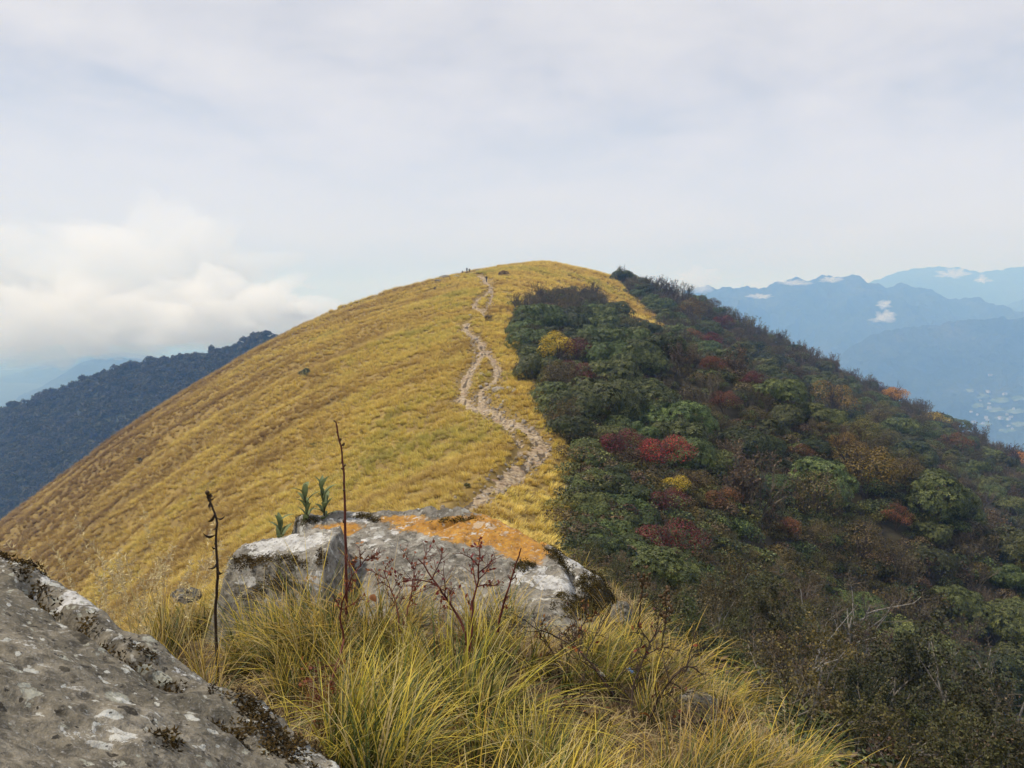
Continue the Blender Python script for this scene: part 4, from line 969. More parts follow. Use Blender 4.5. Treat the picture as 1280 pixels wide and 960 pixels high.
STONES = [stone_mesh(800 + i, [.55, .75, .9, .65][i % 4]) for i in range(6)]; TSTONES = [stone_mesh(830 + i, [.55, .75, .9, .65][i % 4], M_TSTONE) for i in range(6)]
for px, py, D_, s_, lab in [(842, 850, 3.75, .20, 'pale angular stone half hidden in grass at the knoll edge'), (872, 884, 3.35, .21, 'tan stone lying below the pale angular stone in the grass'), (778, 768, 4.25, .13, 'small white stone under the mossy end of the slab'), (893, 905, 3.2, .12, 'small tan stone at the lip of the drop'), (232, 745, 4.5, .16, 'dark flat stone in the grass beside the dry stalk')]:
    q = at(px, py, D_); link('stone', STONES[rnd.randrange(6)], None, lab, 'stone', 'loose stones on the knoll', None, q, (rnd.uniform(-.3, .3), rnd.uniform(-.3, .3), rnd.uniform(0, 6)), s_)
for px, py, w in [(623, 489, 13), (636, 487, 9), (643, 490, 6), (606, 494, 7), (612, 500, 8), (600, 483, 6), (622, 497, 8), (632, 503, 9), (627, 507, 7), (640, 528, 8), (655, 524, 7), (608, 478, 6), (603, 470, 7), (628, 521, 6), (583, 408, 6), (595, 422, 6), (588, 396, 6), (665, 531, 7), (612, 487, 7)]:
    q = cast([px], [py])[0]; s_ = w / F_PX * q[1] * 1.15
    link('trail_stone', TSTONES[rnd.randrange(6)], None, ('large ' if w > 8 else '') + 'pale stone ' + ('at the upper zigzag of the trail' if py < 430 else 'between the two strands of the trail' if py < 499 else 'on the lower bend of the trail'), 'stone', 'stones along the trail', None, (q[0], q[1], G(q[:1], q[1:2])[0] + .12 * s_), (rnd.uniform(-.2, .2), rnd.uniform(-.2, .2), rnd.uniform(0, 6)), s_)
rs = rng(33); NR = 1100; k = rs.choice(len(TRAIL), NR); sx = TRAIL[k, 0] + rs.normal(0, 1, NR) * TRAIL[k, 2] * .9; sy = TRAIL[k, 1] + rs.normal(0, .4, NR)
scatter('trail_rubble', np.c_[sx, sy, G(sx, sy) + .06], rs.uniform(0, 6.28, (NR, 3)), rs.uniform(.05, .30, NR), rs.integers(0, 6, NR), rs.uniform(0, 1, NR), TSTONES, 'small stones and clods strewn over the footpath')
for px, py, w, lab in [(556, 346, 11, 'dark rock on the skyline left of the hikers'), (548, 350, 9, 'low dark rock farthest left on the hilltop skyline'), (572, 341, 9, 'dark rock ledge right beside the hikers'), (597, 333, 6, 'small dark rock on the skyline above the walker')]:
    q = cast([px], [py + 2])[0]
    if np.isnan(q[0]): q = cast([px], [py + 6])[0]
    link('summit_rock', STONES[rnd.randrange(6)], None, lab, 'rock', 'dark rocks on the hilltop', None, q + np.array([0, 0, .25]), (0, 0, rnd.uniform(-.3, .3)), (w / F_PX * q[1] * 1.2, 1.8, 1.3))

# ------------------------------------------------------------------ foreground grass
M_DEADRED = grass_material('dead_russet_blades', (.040, .020, .010), (.11, .050, .020), (.22, .105, .038), (.36, .20, .08))
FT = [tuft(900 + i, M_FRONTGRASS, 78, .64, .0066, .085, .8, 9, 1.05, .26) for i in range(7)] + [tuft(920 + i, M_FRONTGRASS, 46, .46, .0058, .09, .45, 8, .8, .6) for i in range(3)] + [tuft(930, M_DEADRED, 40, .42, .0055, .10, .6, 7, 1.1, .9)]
FS = [tuft(940 + i, M_STRAW, 16, .66, .0032, .07, .22, 7, .28, .5) for i in range(3)]
def rock_top(x, y):
    return np.max([boulder_z(x, y), slab_z(x, y), block_z(x, y)], axis=0)
def clumpy(x, y): return fbm(x / .55, y / .55, 303, 2)
rs = rng(77); n = 2300; fx = rs.uniform(-2.9, 1.9, n); fy = rs.uniform(1.75, 6.0, n); fz = G(fx, fy); edge_x = np.interp(fy, [0, 2.4, 3, 3.5, 4.2, 5, 7], [1.4, 1.18, 1.02, .84, .66, .60, .5])
fpx, fpy = to_pix(fx, fy, fz)
prob = np.clip(.50 + .8 * np.exp(-((fpx - 480) / 110)**2 - ((fpy - 775) / 35)**2) + .9 * clumpy(fx, fy) + .5 * np.exp(-((fpx - 480) / 130)**2 - ((fpy - 880) / 110)**2) + .35 * (fpx > 880) - .25 * ((fpx > 640) & (fpx < 860) & (fpy < 900)) - .30 * (fpx < 330), .08, 1)
ok = (rock_top(fx, fy) < fz + .03) & (fx < edge_x + .14) & (rs.uniform(size=n) < prob * .62); fx, fy, fz, fpx, fpy = fx[ok], fy[ok], fz[ok], fpx[ok], fpy[ok]; n = len(fx); print('front tufts', n)
tint = .56 + .30 * fbm(fx / .6, fy / .6, 301, 2) + rs.normal(0, .10, n) + .30 * np.exp(-((fpx - 540) / 170)**2 - ((fpy - 930) / 100)**2) - .10 * (fpx > 850) - .15 * (fpx < 300)
yaw = np.where(fpx < 420, rs.normal(2.6, .9, n), np.where(fpx < 720, rs.normal(.3, 1.0, n), rs.normal(.1, .7, n)))
size = rs.uniform(.45, .95, n) * (1 + .35 * np.exp(-((fpx - 470) / 90)**2 - ((fpy - 775) / 40)**2)) * np.where(fpy > 800, 1.0, .74) * np.where(fpx > 660, .70, 1.0)
pick = np.where(rs.uniform(size=n) < .7, rs.integers(0, 7, n), rs.integers(7, 11, n)); straw = (rs.uniform(size=n) < np.where(fpx < 330, .22, .05)); pick = np.where(straw, rs.integers(11, 14, n), pick)
scatter('long_grass', np.c_[fx, fy, fz], np.c_[rs.normal(0, .15, n), rs.normal(0, .15, n), yaw], size, pick, np.clip(tint, 0, 1), FT + FS, 'long yellow-green grass growing between the foreground rocks')
# short dead thatch and litter between the tufts
TH_ = [tuft(960 + i, M_STRAW, 40, .16, .004, .10, .9, 4, 1.5, 1.2) for i in range(3)]
n = 1400; fx = rs.uniform(-2.9, 1.8, n); fy = rs.uniform(1.75, 6.0, n); fz = G(fx, fy); ok = (rock_top(fx, fy) < fz + .02) & (fx < 1.75); fx, fy, fz = fx[ok], fy[ok], fz[ok]; n = len(fx)
scatter('dead_grass', np.c_[fx, fy, fz], np.c_[rs.normal(0, .2, n), rs.normal(0, .2, n), rs.uniform(0, 6.28, n)], rs.uniform(.6, 1.4, n), rs.integers(0, 3, n), rs.uniform(0, .5, n), TH_, 'short dead grass and litter between the tufts')
# tall pale seed stalks left of the rocks
def seed_stalks(seed):
    rs_ = rng(seed); V, Fc, al, sh = blades(rs_, 8, .80, .0052, .06, .22, 9, .25, .6); VV, FF, A_, S_ = [V], [Fc], [al], [sh]; o = len(V)
    for b in range(8):
        P_ = V.reshape(8, 10, 2, 3)[b, 7:].mean(1); k_ = 46; q = rs_.uniform(0, 2, k_); i_ = np.minimum(q.astype(int), 1); C_ = P_[i_] + (P_[i_ + 1] - P_[i_]) * (q - i_)[:, None]
        LV, LF, s2 = leaves(C_, norm(rs_.normal(size=(k_, 3))), .024, .006, rs_, -.6); VV.append(LV); FF.append(LF + o); o += len(LV); A_.append(np.full(len(LV), .9)); S_.append(s2)
    return mesh_data('seed_stalks', np.concatenate(VV), np.concatenate(FF), [M_STRAW], False, {'along': np.concatenate(A_), 'shade': np.concatenate(S_)})
SS = [seed_stalks(980 + i) for i in range(4)]
pts = [(150, 770, 4.2), (170, 775, 4.1), (195, 770, 4.2), (130, 765, 4.4), (215, 765, 4.3), (180, 785, 3.9), (240, 770, 4.1), (160, 790, 3.8), (520, 800, 3.6), (690, 830, 3.6), (1000, 950, 2.9)]
P_ = np.array([at(*q) for q in pts]); P_[:, 2] = G(P_[:, 0], P_[:, 1]); n = len(pts)
scatter('seed_grass', P_, np.c_[np.zeros(n), np.zeros(n), rs.uniform(0, 6.28, n)], np.r_[rs.uniform(.9, 1.25, 8), rs.uniform(.35, .5, n - 8)], rs.integers(0, 4, n), rs.uniform(.4, .7, n), SS, 'tall pale grass stalks with feathery seed heads')

# ------------------------------------------------------------------ plants that stand out on the knoll
def plain(name, col, rough=.7, trans=0.0):
    m, t, bs, out = material(name); tc = t.new('ShaderNodeTexCoord').outputs['Object']; n = t.noise(tc, 14, 4, .6)
    c = t.ramp(n, [(.3, tuple(.6 * v for v in col)), (.7, tuple(min(1.25 * v, .95) for v in col))]); t.link(c, bs.inputs['Base Color']); bs.inputs['Roughness'].default_value = rough
    if trans:
        tr = t.new('ShaderNodeBsdfTranslucent'); t.link(c, tr.inputs[0]); mx = t.new('ShaderNodeMixShader'); mx.inputs[0].default_value = trans
        t.link(bs.outputs[0], mx.inputs[1]); t.link(tr.outputs[0], mx.inputs[2]); t.link(mx.outputs[0], out.inputs['Surface'])
    return m
M_REDSTEM = plain('red_brown_stem', (.115, .030, .020)); M_DARKSTEM = plain('dark_dry_stem', (.045, .028, .018)); M_SPRIG = plain('grey_green_leaf', (.15, .185, .085), .65, .25)
M_DRYPOD = plain('dry_seed_heads', (.10, .060, .028)); M_REDLEAF = leaf_material('small_red_leaves', (.10, .02, .015), (.20, .05, .02), (.30, .13, .03), .2)
def pod_mesh(seed, l=.012, w=.008):
    rs = rng(seed); th_ = np.linspace(0, math.pi, 6); ph = np.linspace(0, 6.283, 7, endpoint=False); T_, P_ = np.meshgrid(th_, ph, indexing='ij')
    r_ = 1 + .25 * rs.normal(size=T_.shape); V = np.stack([np.sin(T_) * np.cos(P_) * w * r_, np.sin(T_) * np.sin(P_) * w * r_, (1 - np.cos(T_)) * l], -1); V[0] = V[0].mean(0); V[-1] = V[-1].mean(0)
    return mesh_data('seed_pod', V.reshape(-1, 3), grid_faces(6, 7, True), [M_DRYPOD])
PODS = [pod_mesh(1000 + i) for i in range(3)]
def leaf_mesh(name, L, W, mat, fold=.35, arch=.4, n=7):
    t_ = np.linspace(0, 1, n); w = W * .5 * np.sin(np.pi * np.clip(t_ * .93 + .05, 0, 1)) ** .8; z = arch * L * t_ * (1 - t_) * 1.2
    V = np.stack([np.stack([t_ * L, -w, z + fold * w], -1), np.stack([t_ * L, 0 * w, z], -1), np.stack([t_ * L, w, z + fold * w], -1)], 1)
    return mesh_data(name, V.reshape(-1, 3), grid_faces(n, 3), [mat])
def stem_path(pts, D_, wob=.004, seed=0):
    P = np.array([at(px, py, D_ if np.isscalar(D_) else d) for (px, py), d in zip(pts, np.full(len(pts), D_) if np.isscalar(D_) else D_)]); s = np.linspace(0, 1, len(P)); q = np.linspace(0, 1, 22)
    rs = rng(seed); Q = np.stack([spline(q, s, P[:, i]) for i in range(3)], 1); Q[:, :2] += np.cumsum(rs.normal(0, wob * .5, (22, 2)), 0); return Q
def root(name, p, label, cat, group=None): e_ = link(name, None, None, label, cat, group, None, p); e_.empty_display_size = .1; return e_
def child(name, V, Fc, mat, parent, off, smooth=True, attrs=None): return link(name, mesh_data(name, V - np.asarray(off), Fc, [mat], smooth, attrs), parent)
# tall red-brown stalk with seed pods up its length
Q = stem_path([(432, 745), (433, 690), (431, 620), (427, 570), (421, 527)], 3.9, .004, 3); p0 = Q[0].copy(); p0[2] = G(Q[:1, 0], Q[:1, 1])[0]; Q = np.r_[p0[None], Q]
e_ = root('dry_stalk', p0, 'tall thin red-brown stalk rising above the rock slab', 'dry stalk'); V, Fc = tubes([(Q, np.linspace(.0085, .0035, len(Q)))], 6); child('stem', V, Fc, M_REDSTEM, e_, p0)
for i in range(16):
    k = 9 + (i * 13) // 15; link('seed_pod', PODS[i % 3], e_, loc=Q[min(k, 22)] - p0 + np.array([rnd.uniform(-.004, .004), 0, rnd.uniform(-.01, .01)]), rot=(rnd.uniform(.5, 1.2), 0, rnd.uniform(0, 6.28)), scale=rnd.uniform(.45, .9))
# darker stalk with curled leaves
Q = stem_path([(270, 765), (272, 720), (271, 680), (273, 650), (268, 628), (263, 615)], 3.7, .005, 5); p0 = Q[0].copy(); p0[2] = G(Q[:1, 0], Q[:1, 1])[0]; Q = np.r_[p0[None], Q]
e_ = root('dry_stalk', p0, 'dark withered stalk with curled leaves beside the white-topped block', 'dry stalk'); V, Fc = tubes([(Q, np.linspace(.0075, .0032, len(Q)))], 6); child('stem', V, Fc, M_DARKSTEM, e_, p0)
CURL = leaf_mesh('curled_leaf', .055, .02, M_DARKSTEM, .9, -1.2)
for i in range(13): link('curled_leaf', CURL, e_, loc=Q[min(5 + i + i // 3, 22)] - p0, rot=(rnd.uniform(-.5, .5), rnd.uniform(-.4, 1.2), rnd.uniform(0, 6.28)), scale=rnd.uniform(.5, 1.1))
for i in range(5): link('seed_pod', PODS[i % 3], e_, loc=Q[18 + i % 5] - p0, rot=(rnd.uniform(.3, 1.5), 0, rnd.uniform(0, 6.28)), scale=rnd.uniform(.6, 1.1))
# grey-green leafy sprigs behind the slab
SPRIG = leaf_mesh('leaf', .14, .042, M_SPRIG, .30, .45)
for (bx_, by_), hpx, nl, lab in [((380, 645), 46, 13, 'grey-green leafy sprig behind the block, slender and open'), ((402, 645), 52, 20, 'bushier grey-green leafy sprig beside the slender one'), ((348, 664), 22, 9, 'low grey-green leaf rosette at the back of the white-topped block')]:
    p0 = at(bx_, by_ + 6, 5.3); h = hpx / F_PX * 5.3; e_ = root('leafy_plant', p0, lab, 'plant', 'leafy plants behind the rocks')
    Q = np.stack([p0 + np.array([.02 * math.sin(3 * s), 0, s * h * .75 - .12 * (1 - s)]) for s in np.linspace(0, 1, 9)]); V, Fc = tubes([(Q, np.linspace(.007, .003, 9))], 5); child('stem', V, Fc, M_DARKSTEM, e_, p0)
    for i in range(nl):
        s = (i + .5) / nl; link('leaf', SPRIG, e_, loc=Q[min(int(s * 8) + 1, 8)] - p0, rot=(0, -R(rnd.uniform(22, 68)), i * 2.4 + rnd.uniform(-.3, .3)), scale=rnd.uniform(.75, 1.15) * (.9 if hpx > 30 else 1.0))
# thorny shrubs: traced main stems, grown side twigs, last red leaves
def thorn_shrub(name, stems, label, mat, nleaf, seed, r0=.0065, lvl=1, kids=(7,), llen=.42):
    rs = rng(seed); base = at(*stems[0][0]); base[2] = min(base[2], G(base[:1], base[1:2])[0] + .02); e_ = root(name, base, label, 'shrub', 'thorny twigs in the foreground grass'); tw, ends = [], []
    for st in stems:
        P = np.array([at(*q) for q in st]); s = np.linspace(0, 1, len(P)); q = np.linspace(0, 1, 14); Q = np.stack([spline(q, s, P[:, i]) for i in range(3)], 1) + np.cumsum(rs.normal(0, .003, (14, 3)), 0)
        V, Fc = tubes([(Q, np.linspace(r0, r0 * .42, 14))], 6); child('stem', V, Fc, mat, e_, base); L = np.linalg.norm(Q[-1] - Q[0])
        for j in range(9):
            k = rs.integers(4, 13); d = norm(Q[k + 1 if k < 13 else k] - Q[k - 1]); sd = norm(np.cross(d, rs.normal(size=3))); o_ = grow(rs, Q[k], d * .6 + sd * .8, L * llen * rs.uniform(.3, .9), r0 * .5, lvl, kids, .16, .08, .5, None, 0, 5, .0016, (.5, 1.1), .3); tw += [(p, r) for p, r, l in o_]; ends += [p[1:] for p, r, l in o_]
    V, Fc = tubes(tw, 4); child('twigs', V, Fc, mat, e_, base); E_ = np.concatenate(ends); k = rs.choice(len(E_), nleaf)
    V, Fc, sh = leaves(E_[k] + rs.normal(0, .004, (nleaf, 3)), norm(rs.normal(size=(nleaf, 3)) + [0, 0, .5]), .022, .013, rs); child('leaves', V, Fc, M_REDLEAF, e_, base, False, {'shade': sh})
thorn_shrub('thorny_shrub', [[(588, 815, 3.35), (575, 775, 3.4), (552, 735, 3.42), (528, 700, 3.45)], [(590, 815, 3.35), (590, 760, 3.4), (598, 720, 3.42), (600, 690, 3.42)]], 'red-tipped thorny shrub in the grass before the slab', M_REDSTEM, 110, 31)
thorn_shrub('thorny_shrub', [[(622, 790, 3.5), (630, 745, 3.5), (645, 684, 3.5)]], 'single straight dark thorny stem before the slab', M_REDSTEM, 14, 33, .007, 0, (3,), .14)
thorn_shrub('thorny_shrub', [[(430, 800, 3.3), (426, 760, 3.3), (440, 725, 3.3), (462, 700, 3.3)], [(430, 800, 3.3), (415, 850, 3.1), (395, 880, 3.0)]], 'brown thorny twigs in the grass right of the white-topped block', M_REDSTEM, 120, 35, .005)
thorn_shrub('thorny_shrub', [[(500, 790, 3.7), (495, 750, 3.8), (480, 715, 3.85)], [(500, 790, 3.7), (512, 745, 3.8), (520, 705, 3.85)]], 'low russet-leaved shrub against the foot of the slab', M_REDSTEM, 110, 39, .0045)
thorn_shrub('thorny_shrub', [[(700, 850, 3.4), (690, 810, 3.5), (672, 780, 3.55)], [(700, 850, 3.4), (718, 800, 3.5), (735, 765, 3.55)]], 'russet-leaved shrub beneath the white lichen end of the slab', M_DARKSTEM, 120, 45, .0045)
thorn_shrub('bramble', [[(800, 925, 3.0), (760, 860, 3.1), (725, 815, 3.2), (690, 792, 3.3)], [(800, 925, 3.0), (822, 880, 3.05), (850, 845, 3.1), (878, 838, 3.1)], [(800, 925, 3.0), (790, 870, 3.1), (808, 815, 3.2), (830, 780, 3.25)], [(800, 925, 3.0), (850, 905, 2.95), (895, 900, 2.9)], [(800, 925, 3.0), (750, 900, 3.0), (700, 880, 3.0)]], 'dark leafless bramble arching over the grass at the knoll edge', M_DARKSTEM, 70, 37, .006, 2, (5, 3), .5)
# dried flower heads
def flower_stalk(pts, D_, label, seed):
    rs = rng(seed); Q = stem_path(pts, D_, .003, seed); p0 = Q[0].copy(); p0[2] = min(p0[2], G(Q[:1, 0], Q[:1, 1])[0]); Q = np.r_[p0[None], Q]; e_ = root('dried_flower', p0, label, 'dried flower', 'dried flower stalks by the bramble')
    V, Fc = tubes([(Q, np.linspace(.0055, .003, len(Q)))], 5); child('stem', V, Fc, M_DARKSTEM, e_, p0)
    for i in range(26):
        k = rs.integers(14, 23); link('seed_head', PODS[i % 3], e_, loc=Q[k] - p0 + rs.normal(0, .018, 3), rot=(rs.normal(0, .5), rs.normal(0, .5), rs.uniform(0, 6.28)), scale=rs.uniform(.6, 1.15))
flower_stalk([(795, 830), (800, 780), (803, 745), (806, 716)], 3.7, 'taller dried flower head against the dark slope', 41)
flower_stalk([(822, 850), (830, 800), (835, 770), (836, 742)], 3.6, 'shorter dried flower head beside the taller one', 43)
# fallen leaves and scraps
FL = leaf_mesh('fallen_leaf', .075, .05, plain('yellowed_leaf', (.42, .27, .05), .6, .3), .3, .5); FL2 = leaf_mesh('fallen_leaf', .075, .05, plain('rust_leaf', (.26, .10, .03), .6, .2), .4, .6)
for px, py, D_, me_, lab in [(797, 938, 2.75, FL, 'yellow fallen leaf caught in the grass'), (772, 955, 2.7, FL2, 'rust fallen leaf beside the yellow one'), (812, 898, 2.9, FL2, 'rust leaf hanging in the bramble'), (702, 822, 3.2, FL, 'yellowed leaf among grass left of the bramble'), (605, 715, 3.5, FL2, 'rust leaf on the thorny shrub before the slab'), (470, 752, 3.3, FL2, 'rust leaf in the grass right of the block')]:
    link('leaf', me_, None, lab, 'leaf', 'fallen autumn leaves', None, at(px, py, D_), (rnd.uniform(-.6, .6), rnd.uniform(-.8, .2), rnd.uniform(0, 6.28)), rnd.uniform(.5, .7))
def scrap(seed, s, mat):
    X, Y = np.meshgrid(np.linspace(-.5, .5, 9), np.linspace(-.35, .35, 7)); Z = .28 * fbm(X / .3, Y / .3, seed, 3); return mesh_data('litter', np.stack([X, Y, Z], -1).reshape(-1, 3) * s, grid_faces(7, 9), [mat], False)
link('litter', scrap(7, .042, plain('blue_plastic', (.10, .22, .50), .35)), None, 'crumpled blue wrapper in the grass by the bramble', 'litter', None, None, at(788, 838, 3.35), (.5, .3, 1))
link('litter', scrap(9, .035, plain('white_paper', (.7, .7, .68), .6)), None, 'tiny white paper scrap in the grass left of the blue wrapper', 'litter', None, None, at(752, 842, 3.3), (.9, .1, 2))

# ------------------------------------------------------------------ shrubs on the open hillside
def bush_mesh(seed, mat, R_, Hh, n=900, L=.12):
    rs = rng(seed); P_, N_, C_, S_ = dome_points(rs, n, R_, Hh, 9, .25, .25); V, Fc, sh = leaves(P_, N_, L, L * .5, rs); return mesh_data('bush', V, Fc, [mat], False, {'shade': sh})
for px, py, w, mat, lab in [(381, 466, 17, M_RHODO, 'lone dark green bush on the golden slope'), (629, 342, 12, M_BROWN, 'brown bush on the hilltop right of the walker'), (391, 556, 8, M_OLIVE, 'tiny dark bush low on the golden slope'), (452, 541, 7, M_OLIVE, 'tiny dark bush beside the bright grass streak'), (610, 397, 12, M_BROWN, 'small brown bush at a bend of the upper trail'), (175, 575, 9, M_OLIVE, 'small olive bush near the left shoulder of the slope'), (544, 361, 7, M_BROWN, 'small brown bush on the upper slope below the skyline rocks'), (585, 607, 9, M_OLIVE, 'small olive bush on the bank left of the lower trail')]:
    q = cast([px], [py + w * .3])[0]; s_ = w / F_PX * q[1]
    link('bush', bush_mesh(int(px), mat, .5 * s_, .62 * s_, 500, max(.10, .14 * s_)), None, lab, 'bush', 'bushes on the open hillside', None, q, (0, 0, rnd.uniform(0, 6)))

# ------------------------------------------------------------------ hikers on the hilltop
def cloth(name, top, legs, hair=(.02, .016, .013), skin=(.36, .22, .15), split=.92, neck=1.43):
    m, t, bs, _ = material(name); tc = t.new('ShaderNodeTexCoord'); sp = t.new('ShaderNodeSeparateXYZ'); t.link(tc.outputs['Object'], sp.inputs[0]); z = sp.outputs[2]
    c = t.mix(t.math('GREATER_THAN', z, split), legs, top); c = t.mix(t.math('GREATER_THAN', z, neck), c, skin); c = t.mix(t.math('GREATER_THAN', z, neck + .17), c, hair); t.link(c, bs.inputs['Base Color']); return m
def person(p, yaw, mat, label, pose='stand', h=1.0):
    """joint chain grown into one body surface"""
    if pose == 'crouch':
        J = {'pel': (0, 0, .38), 'chest': (0, .18, .72), 'neck': (0, .25, .92), 'head': (0, .30, 1.08), 'kL': (-.13, .38, .50), 'fL': (-.13, .22, .06), 'tL': (-.13, .36, .03), 'kR': (.13, .38, .50), 'fR': (.13, .22, .06), 'tR': (.13, .36, .03), 'sL': (-.2, .2, .86), 'eL': (-.27, .36, .62), 'hL': (-.14, .50, .52), 'sR': (.2, .2, .86), 'eR': (.27, .36, .62), 'hR': (.14, .50, .52)}
    elif pose == 'walk':
        J = {'pel': (0, 0, .92), 'chest': (0, .05, 1.25), 'neck': (0, .07, 1.46), 'head': (0, .10, 1.64), 'kL': (-.1, .20, .52), 'fL': (-.1, .16, .08), 'tL': (-.1, .32, .04), 'kR': (.1, .04, .48), 'fR': (.1, -.26, .12), 'tR': (.1, -.12, .03), 'sL': (-.2, .05, 1.38), 'eL': (-.25, -.08, 1.12), 'hL': (-.23, .04, .88), 'sR': (.2, .05, 1.38), 'eR': (.25, .10, 1.12), 'hR': (.23, .26, .94)}
    else:
        J = {'pel': (0, 0, .92), 'chest': (0, 0, 1.25), 'neck': (0, .01, 1.46), 'head': (0, .03, 1.64), 'kL': (-.11, .02, .5), 'fL': (-.13, -.01, .08), 'tL': (-.14, .14, .03), 'kR': (.11, .02, .5), 'fR': (.13, -.01, .08), 'tR': (.15, .14, .03), 'sL': (-.2, 0, 1.38), 'eL': (-.27, -.02, 1.1), 'hL': (-.24, .1, .86), 'sR': (.2, 0, 1.38), 'eR': (.27, -.02, 1.1), 'hR': (.24, .1, .86)}
    rad = {'pel': .16, 'chest': .17, 'neck': .06, 'head': .105, 'k': .075, 'f': .05, 't': .04, 's': .075, 'e': .05, 'h': .04}
    names = list(J); E = [('pel', 'chest'), ('chest', 'neck'), ('neck', 'head')] + [(a, b) for s in 'LR' for a, b in (('pel', 'k' + s), ('k' + s, 'f' + s), ('f' + s, 't' + s), ('chest', 's' + s), ('s' + s, 'e' + s), ('e' + s, 'h' + s))]
    me = bpy.data.meshes.new('person'); me.from_pydata([J[n] for n in names], [(names.index(a), names.index(b)) for a, b in E], []); me.materials.append(mat)
    o = link('person', me, None, label, 'person', 'hikers on the hilltop', None, p, (0, 0, yaw), h); sk = o.modifiers.new('skin', 'SKIN'); o.modifiers.new('sub', 'SUBSURF').render_levels = 2
    for n, v in zip(names, me.skin_vertices[0].data): r_ = rad.get(n, rad.get(n[0], .05)); v.radius = (r_, r_ * .85); v.use_root = n == 'pel'
    return o
person(HIKERS[0], 2.9, cloth('dark_walker', (.016, .017, .022), (.014, .014, .016)), 'walker in dark clothes on the upper trail', 'walk', 1.08)
person(HIKERS[1], .4, cloth('blue_jacket', (.030, .050, .110), (.020, .022, .030)), 'person in a blue jacket standing on the skyline', 'stand', 1.1)
person(HIKERS[2], -.6, cloth('black_jacket', (.014, .014, .016), (.020, .018, .018)), 'shorter person in black standing beside the blue jacket', 'stand', .95)
person(HIKERS[3], 1.5, cloth('dark_croucher', (.016, .015, .016), (.015, .015, .017), split=.45, neck=.93), 'person in dark clothes crouching left of the standing pair', 'crouch', 1.1)

# ------------------------------------------------------------------ settlement in the valley
gp, gt = np.meshgrid(np.linspace(1000, 1600, 700), np.linspace(.2, 1.0, 300)); sxx, syy, szz = M_spur.surf(gp, gt); spx, spy = to_pix(sxx, syy, szz)
def on_spur(px, py):
    k = np.argmin((spx - px)**2 + (spy - py)**2); return np.array([sxx.flat[k], syy.flat[k], szz.flat[k]])
m_wall = plain('whitewashed_wall', (.42, .42, .41)); m_roof = plain('grey_tile_roof', (.20, .19, .19))
def house_mesh(w, d, h):
    V = [(x, y, z) for z in (-2, h) for x, y in ((-w, -d), (w, -d), (w, d), (-w, d))] + [(-w, 0, h + d * .7), (w, 0, h + d * .7)] ; o = 1.12
    V += [(-w * o, -d * o, h - .3), (w * o, -d * o, h - .3), (w * o, d * o, h - .3), (-w * o, d * o, h - .3), (-w * o, 0, h + d * .7 + .5), (w * o, 0, h + d * .7 + .5)]
    q = [(0, 1, 5, 4), (1, 2, 6, 5), (2, 3, 7, 6), (3, 0, 4, 7), (10, 11, 15, 14), (12, 13, 14, 15)]; tri = [(4, 7, 8), (5, 9, 6)]
    return mesh_data('house', V, [np.array(q), np.array(tri)], [m_wall, m_roof], False, None, [0, 0, 0, 0, 1, 1, 0, 0])
HOUSE = [house_mesh(8, 4.5, 6), house_mesh(6, 4, 7.5), house_mesh(11, 5, 6.5)]
m_field, t, bs, _ = material('pale_fields'); tc = t.new('ShaderNodeTexCoord').outputs['Object']; t.link(t.ramp(t.noise(tc, .02, 5, .6), [(.35, (.06, .09, .035)), (.55, (.12, .14, .06)), (.7, (.19, .18, .10))]), bs.inputs['Base Color'])
for i, (cx_, cy_, w, h) in enumerate([(1228, 496, 9, 3), (1250, 501, 11, 3.5), (1272, 499, 9, 3), (1222, 508, 8, 3), (1243, 513, 12, 3), (1268, 515, 10, 3.5), (1252, 524, 10, 2.6), (1275, 531, 10, 3), (1212, 489, 7, 2), (1232, 531, 8, 2.4), (1258, 539, 10, 2.6)]):
    a = np.linspace(0, 6.283, 26, endpoint=False); rr_ = 1 + .35 * vnoise(np.cos(a) * 1.6 + i * 5, np.sin(a) * 1.6, 401); ring = np.array([on_spur(cx_ + w * math.cos(q) * k, cy_ + h * math.sin(q) * k) for q, k in zip(a, rr_)]); ctr = on_spur(cx_, cy_)
    mid = (ring + ctr) / 2; V = np.r_[ctr[None], mid, ring] + np.array([0, -2, 3.0]); n = 26; j = np.arange(n)
    link('field', mesh_data('field', V, [np.stack([0 * j, 1 + j, 1 + (j + 1) % n], 1), np.stack([1 + j, 1 + n + j, 1 + n + (j + 1) % n, 1 + (j + 1) % n], 1)], [m_field]), label='pale terraced field in the hazy valley settlement', kind='structure', group='valley fields')
hr = random.Random(12)
for i in range(22):
    px, py = hr.gauss(1246, 22), hr.gauss(512, 16)
    if px > 1290 or px < 1196: continue
    q = on_spur(px, py); link('house', HOUSE[i % 3], None, 'tiny white house in the hazy valley settlement', 'house', 'houses in the valley', None, q + np.array([0, 0, 3]), (0, 0, hr.uniform(0, 3.1)), hr.uniform(.55, 1.0))

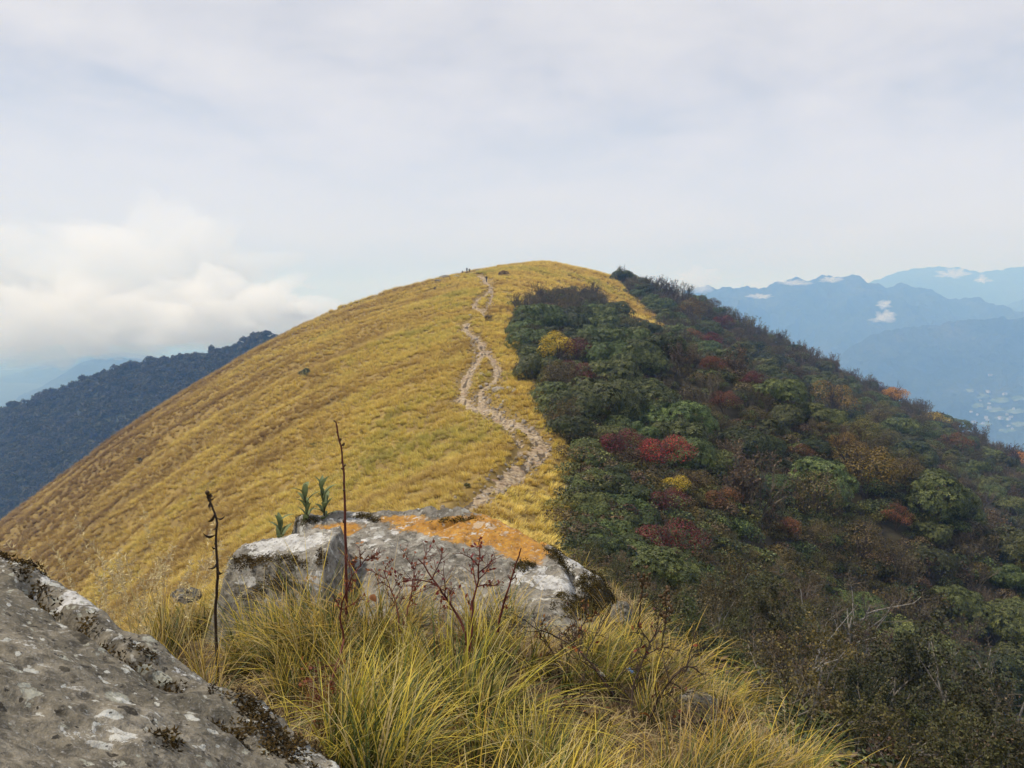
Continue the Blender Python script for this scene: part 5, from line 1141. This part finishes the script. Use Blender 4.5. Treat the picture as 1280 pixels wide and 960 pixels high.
# ------------------------------------------------------------------ low clouds drifting among the mountains
def cloud_mat(dens):
    m = bpy.data.materials.new('cloud_vapour'); m.use_nodes = True; t = NT(m.node_tree); t.n.clear(); out = t.new('ShaderNodeOutputMaterial'); pv_ = t.new('ShaderNodeVolumePrincipled')
    pv_.inputs['Density'].default_value = dens; pv_.inputs['Color'].default_value = (1, 1, 1, 1); pv_.inputs['Absorption Color'].default_value = (1, 1, 1, 1); pv_.inputs['Anisotropy'].default_value = .0; t.link(pv_.outputs[0], out.inputs['Volume']); return m
def n3(D_, f, seed): return (vnoise(D_[..., 0] * f + 1.7 * D_[..., 2] * f, D_[..., 1] * f + seed, seed) + vnoise(D_[..., 2] * f + seed, D_[..., 0] * f - D_[..., 1] * f * .8, seed + 1) + vnoise(D_[..., 1] * f + D_[..., 2] * f * .6, D_[..., 2] * f - D_[..., 0] * f, seed + 2)) / 2
def cloud(px, py, D_, w, h, od, seed, label, deep=.6, rough=.72, group='small clouds on the mountains', nt=44, np_=80, base=.35):
    """one billowing closed body of vapour; thin rims let the air behind show"""
    th_ = np.linspace(0, math.pi, nt); ph = np.linspace(0, 6.283, np_, endpoint=False); T_, P_ = np.meshgrid(th_, ph, indexing='ij'); N_ = np.stack([np.sin(T_) * np.cos(P_), np.sin(T_) * np.sin(P_), np.cos(T_)], -1)
    st = N_ * np.array([max(1.0, min(w / h, 3.5)), 1, 1]); r_ = .62 + rough * (n3(st, 1.1, seed) + .6 * np.abs(n3(st, 2.3, seed + 5)) + .38 * np.abs(n3(st, 4.9, seed + 9)) + (.16 if h < 60 else .05) * np.abs(n3(st, 9.1, seed + 13)))
    r_ = np.clip(r_, .12, 1.5); r_[0] = r_[0].mean(); r_[-1] = r_[-1].mean(); V = N_ * r_[..., None]; V[..., 2] = np.where(V[..., 2] < 0, V[..., 2] * (1 - base), V[..., 2])
    k = D_ / F_PX * .5; return link('cloud', mesh_data('cloud', V.reshape(-1, 3), grid_faces(nt, np_, True)[:, ::-1], [cloud_mat(od / (2 * w * k * deep))]), None, label, 'cloud', group, None, at(px, py, D_), (0, 0, 0), (w * k, w * k * deep, h * k))
for px, py, D_, w, h, s, lab in [(1104, 397, 4000, 30, 20, 1, 'small torn cloud hanging before the broad blue mountain'), (1106, 381, 4020, 18, 14, 21, 'smaller cloud shred just above the torn cloud'), (950, 371, 4150, 32, 8, 2, 'thin flat cloud low on the left flank of the blue mountain'), (992, 354, 4500, 50, 9, 3, 'cloud streak lying along the crest of the blue mountain'), (1038, 350, 4550, 30, 10, 4, 'small cloud tuft on the crest beside the cloud streak'), (1190, 343, 7000, 46, 18, 5, 'pale cloud on the farthest blue range'), (872, 352, 4300, 60, 46, 6, 'soft cloud plume where the mountain meets the wooded skyline'), (1228, 350, 7000, 24, 13, 7, 'faint cloud tuft right of the pale cloud on the farthest range')]:
    cloud(px, py, D_, w, h, 1.25, s, lab)
for px, py, D_, w, h, s, od, lab in [(90, 408, 1600, 430, 160, 11, 3.6, 'wide bank of white cloud above the dark wooded hill'), (285, 400, 1500, 300, 130, 12, 3.6, 'lumpy end of the cloud bank behind the golden slope'), (-40, 350, 1800, 400, 220, 13, 2.6, 'higher soft cloud over the wide cloud bank'), (200, 340, 1750, 420, 180, 14, 2.2, 'thin upper cloud over the lumpy cloud'), (372, 390, 1450, 66, 30, 15, 1.8, 'small white cloud puff touching the golden skyline')]:
    cloud(px, py, D_, w, h, od, s, lab, .45, .55, 'cloud bank over the valley', 70, 140)
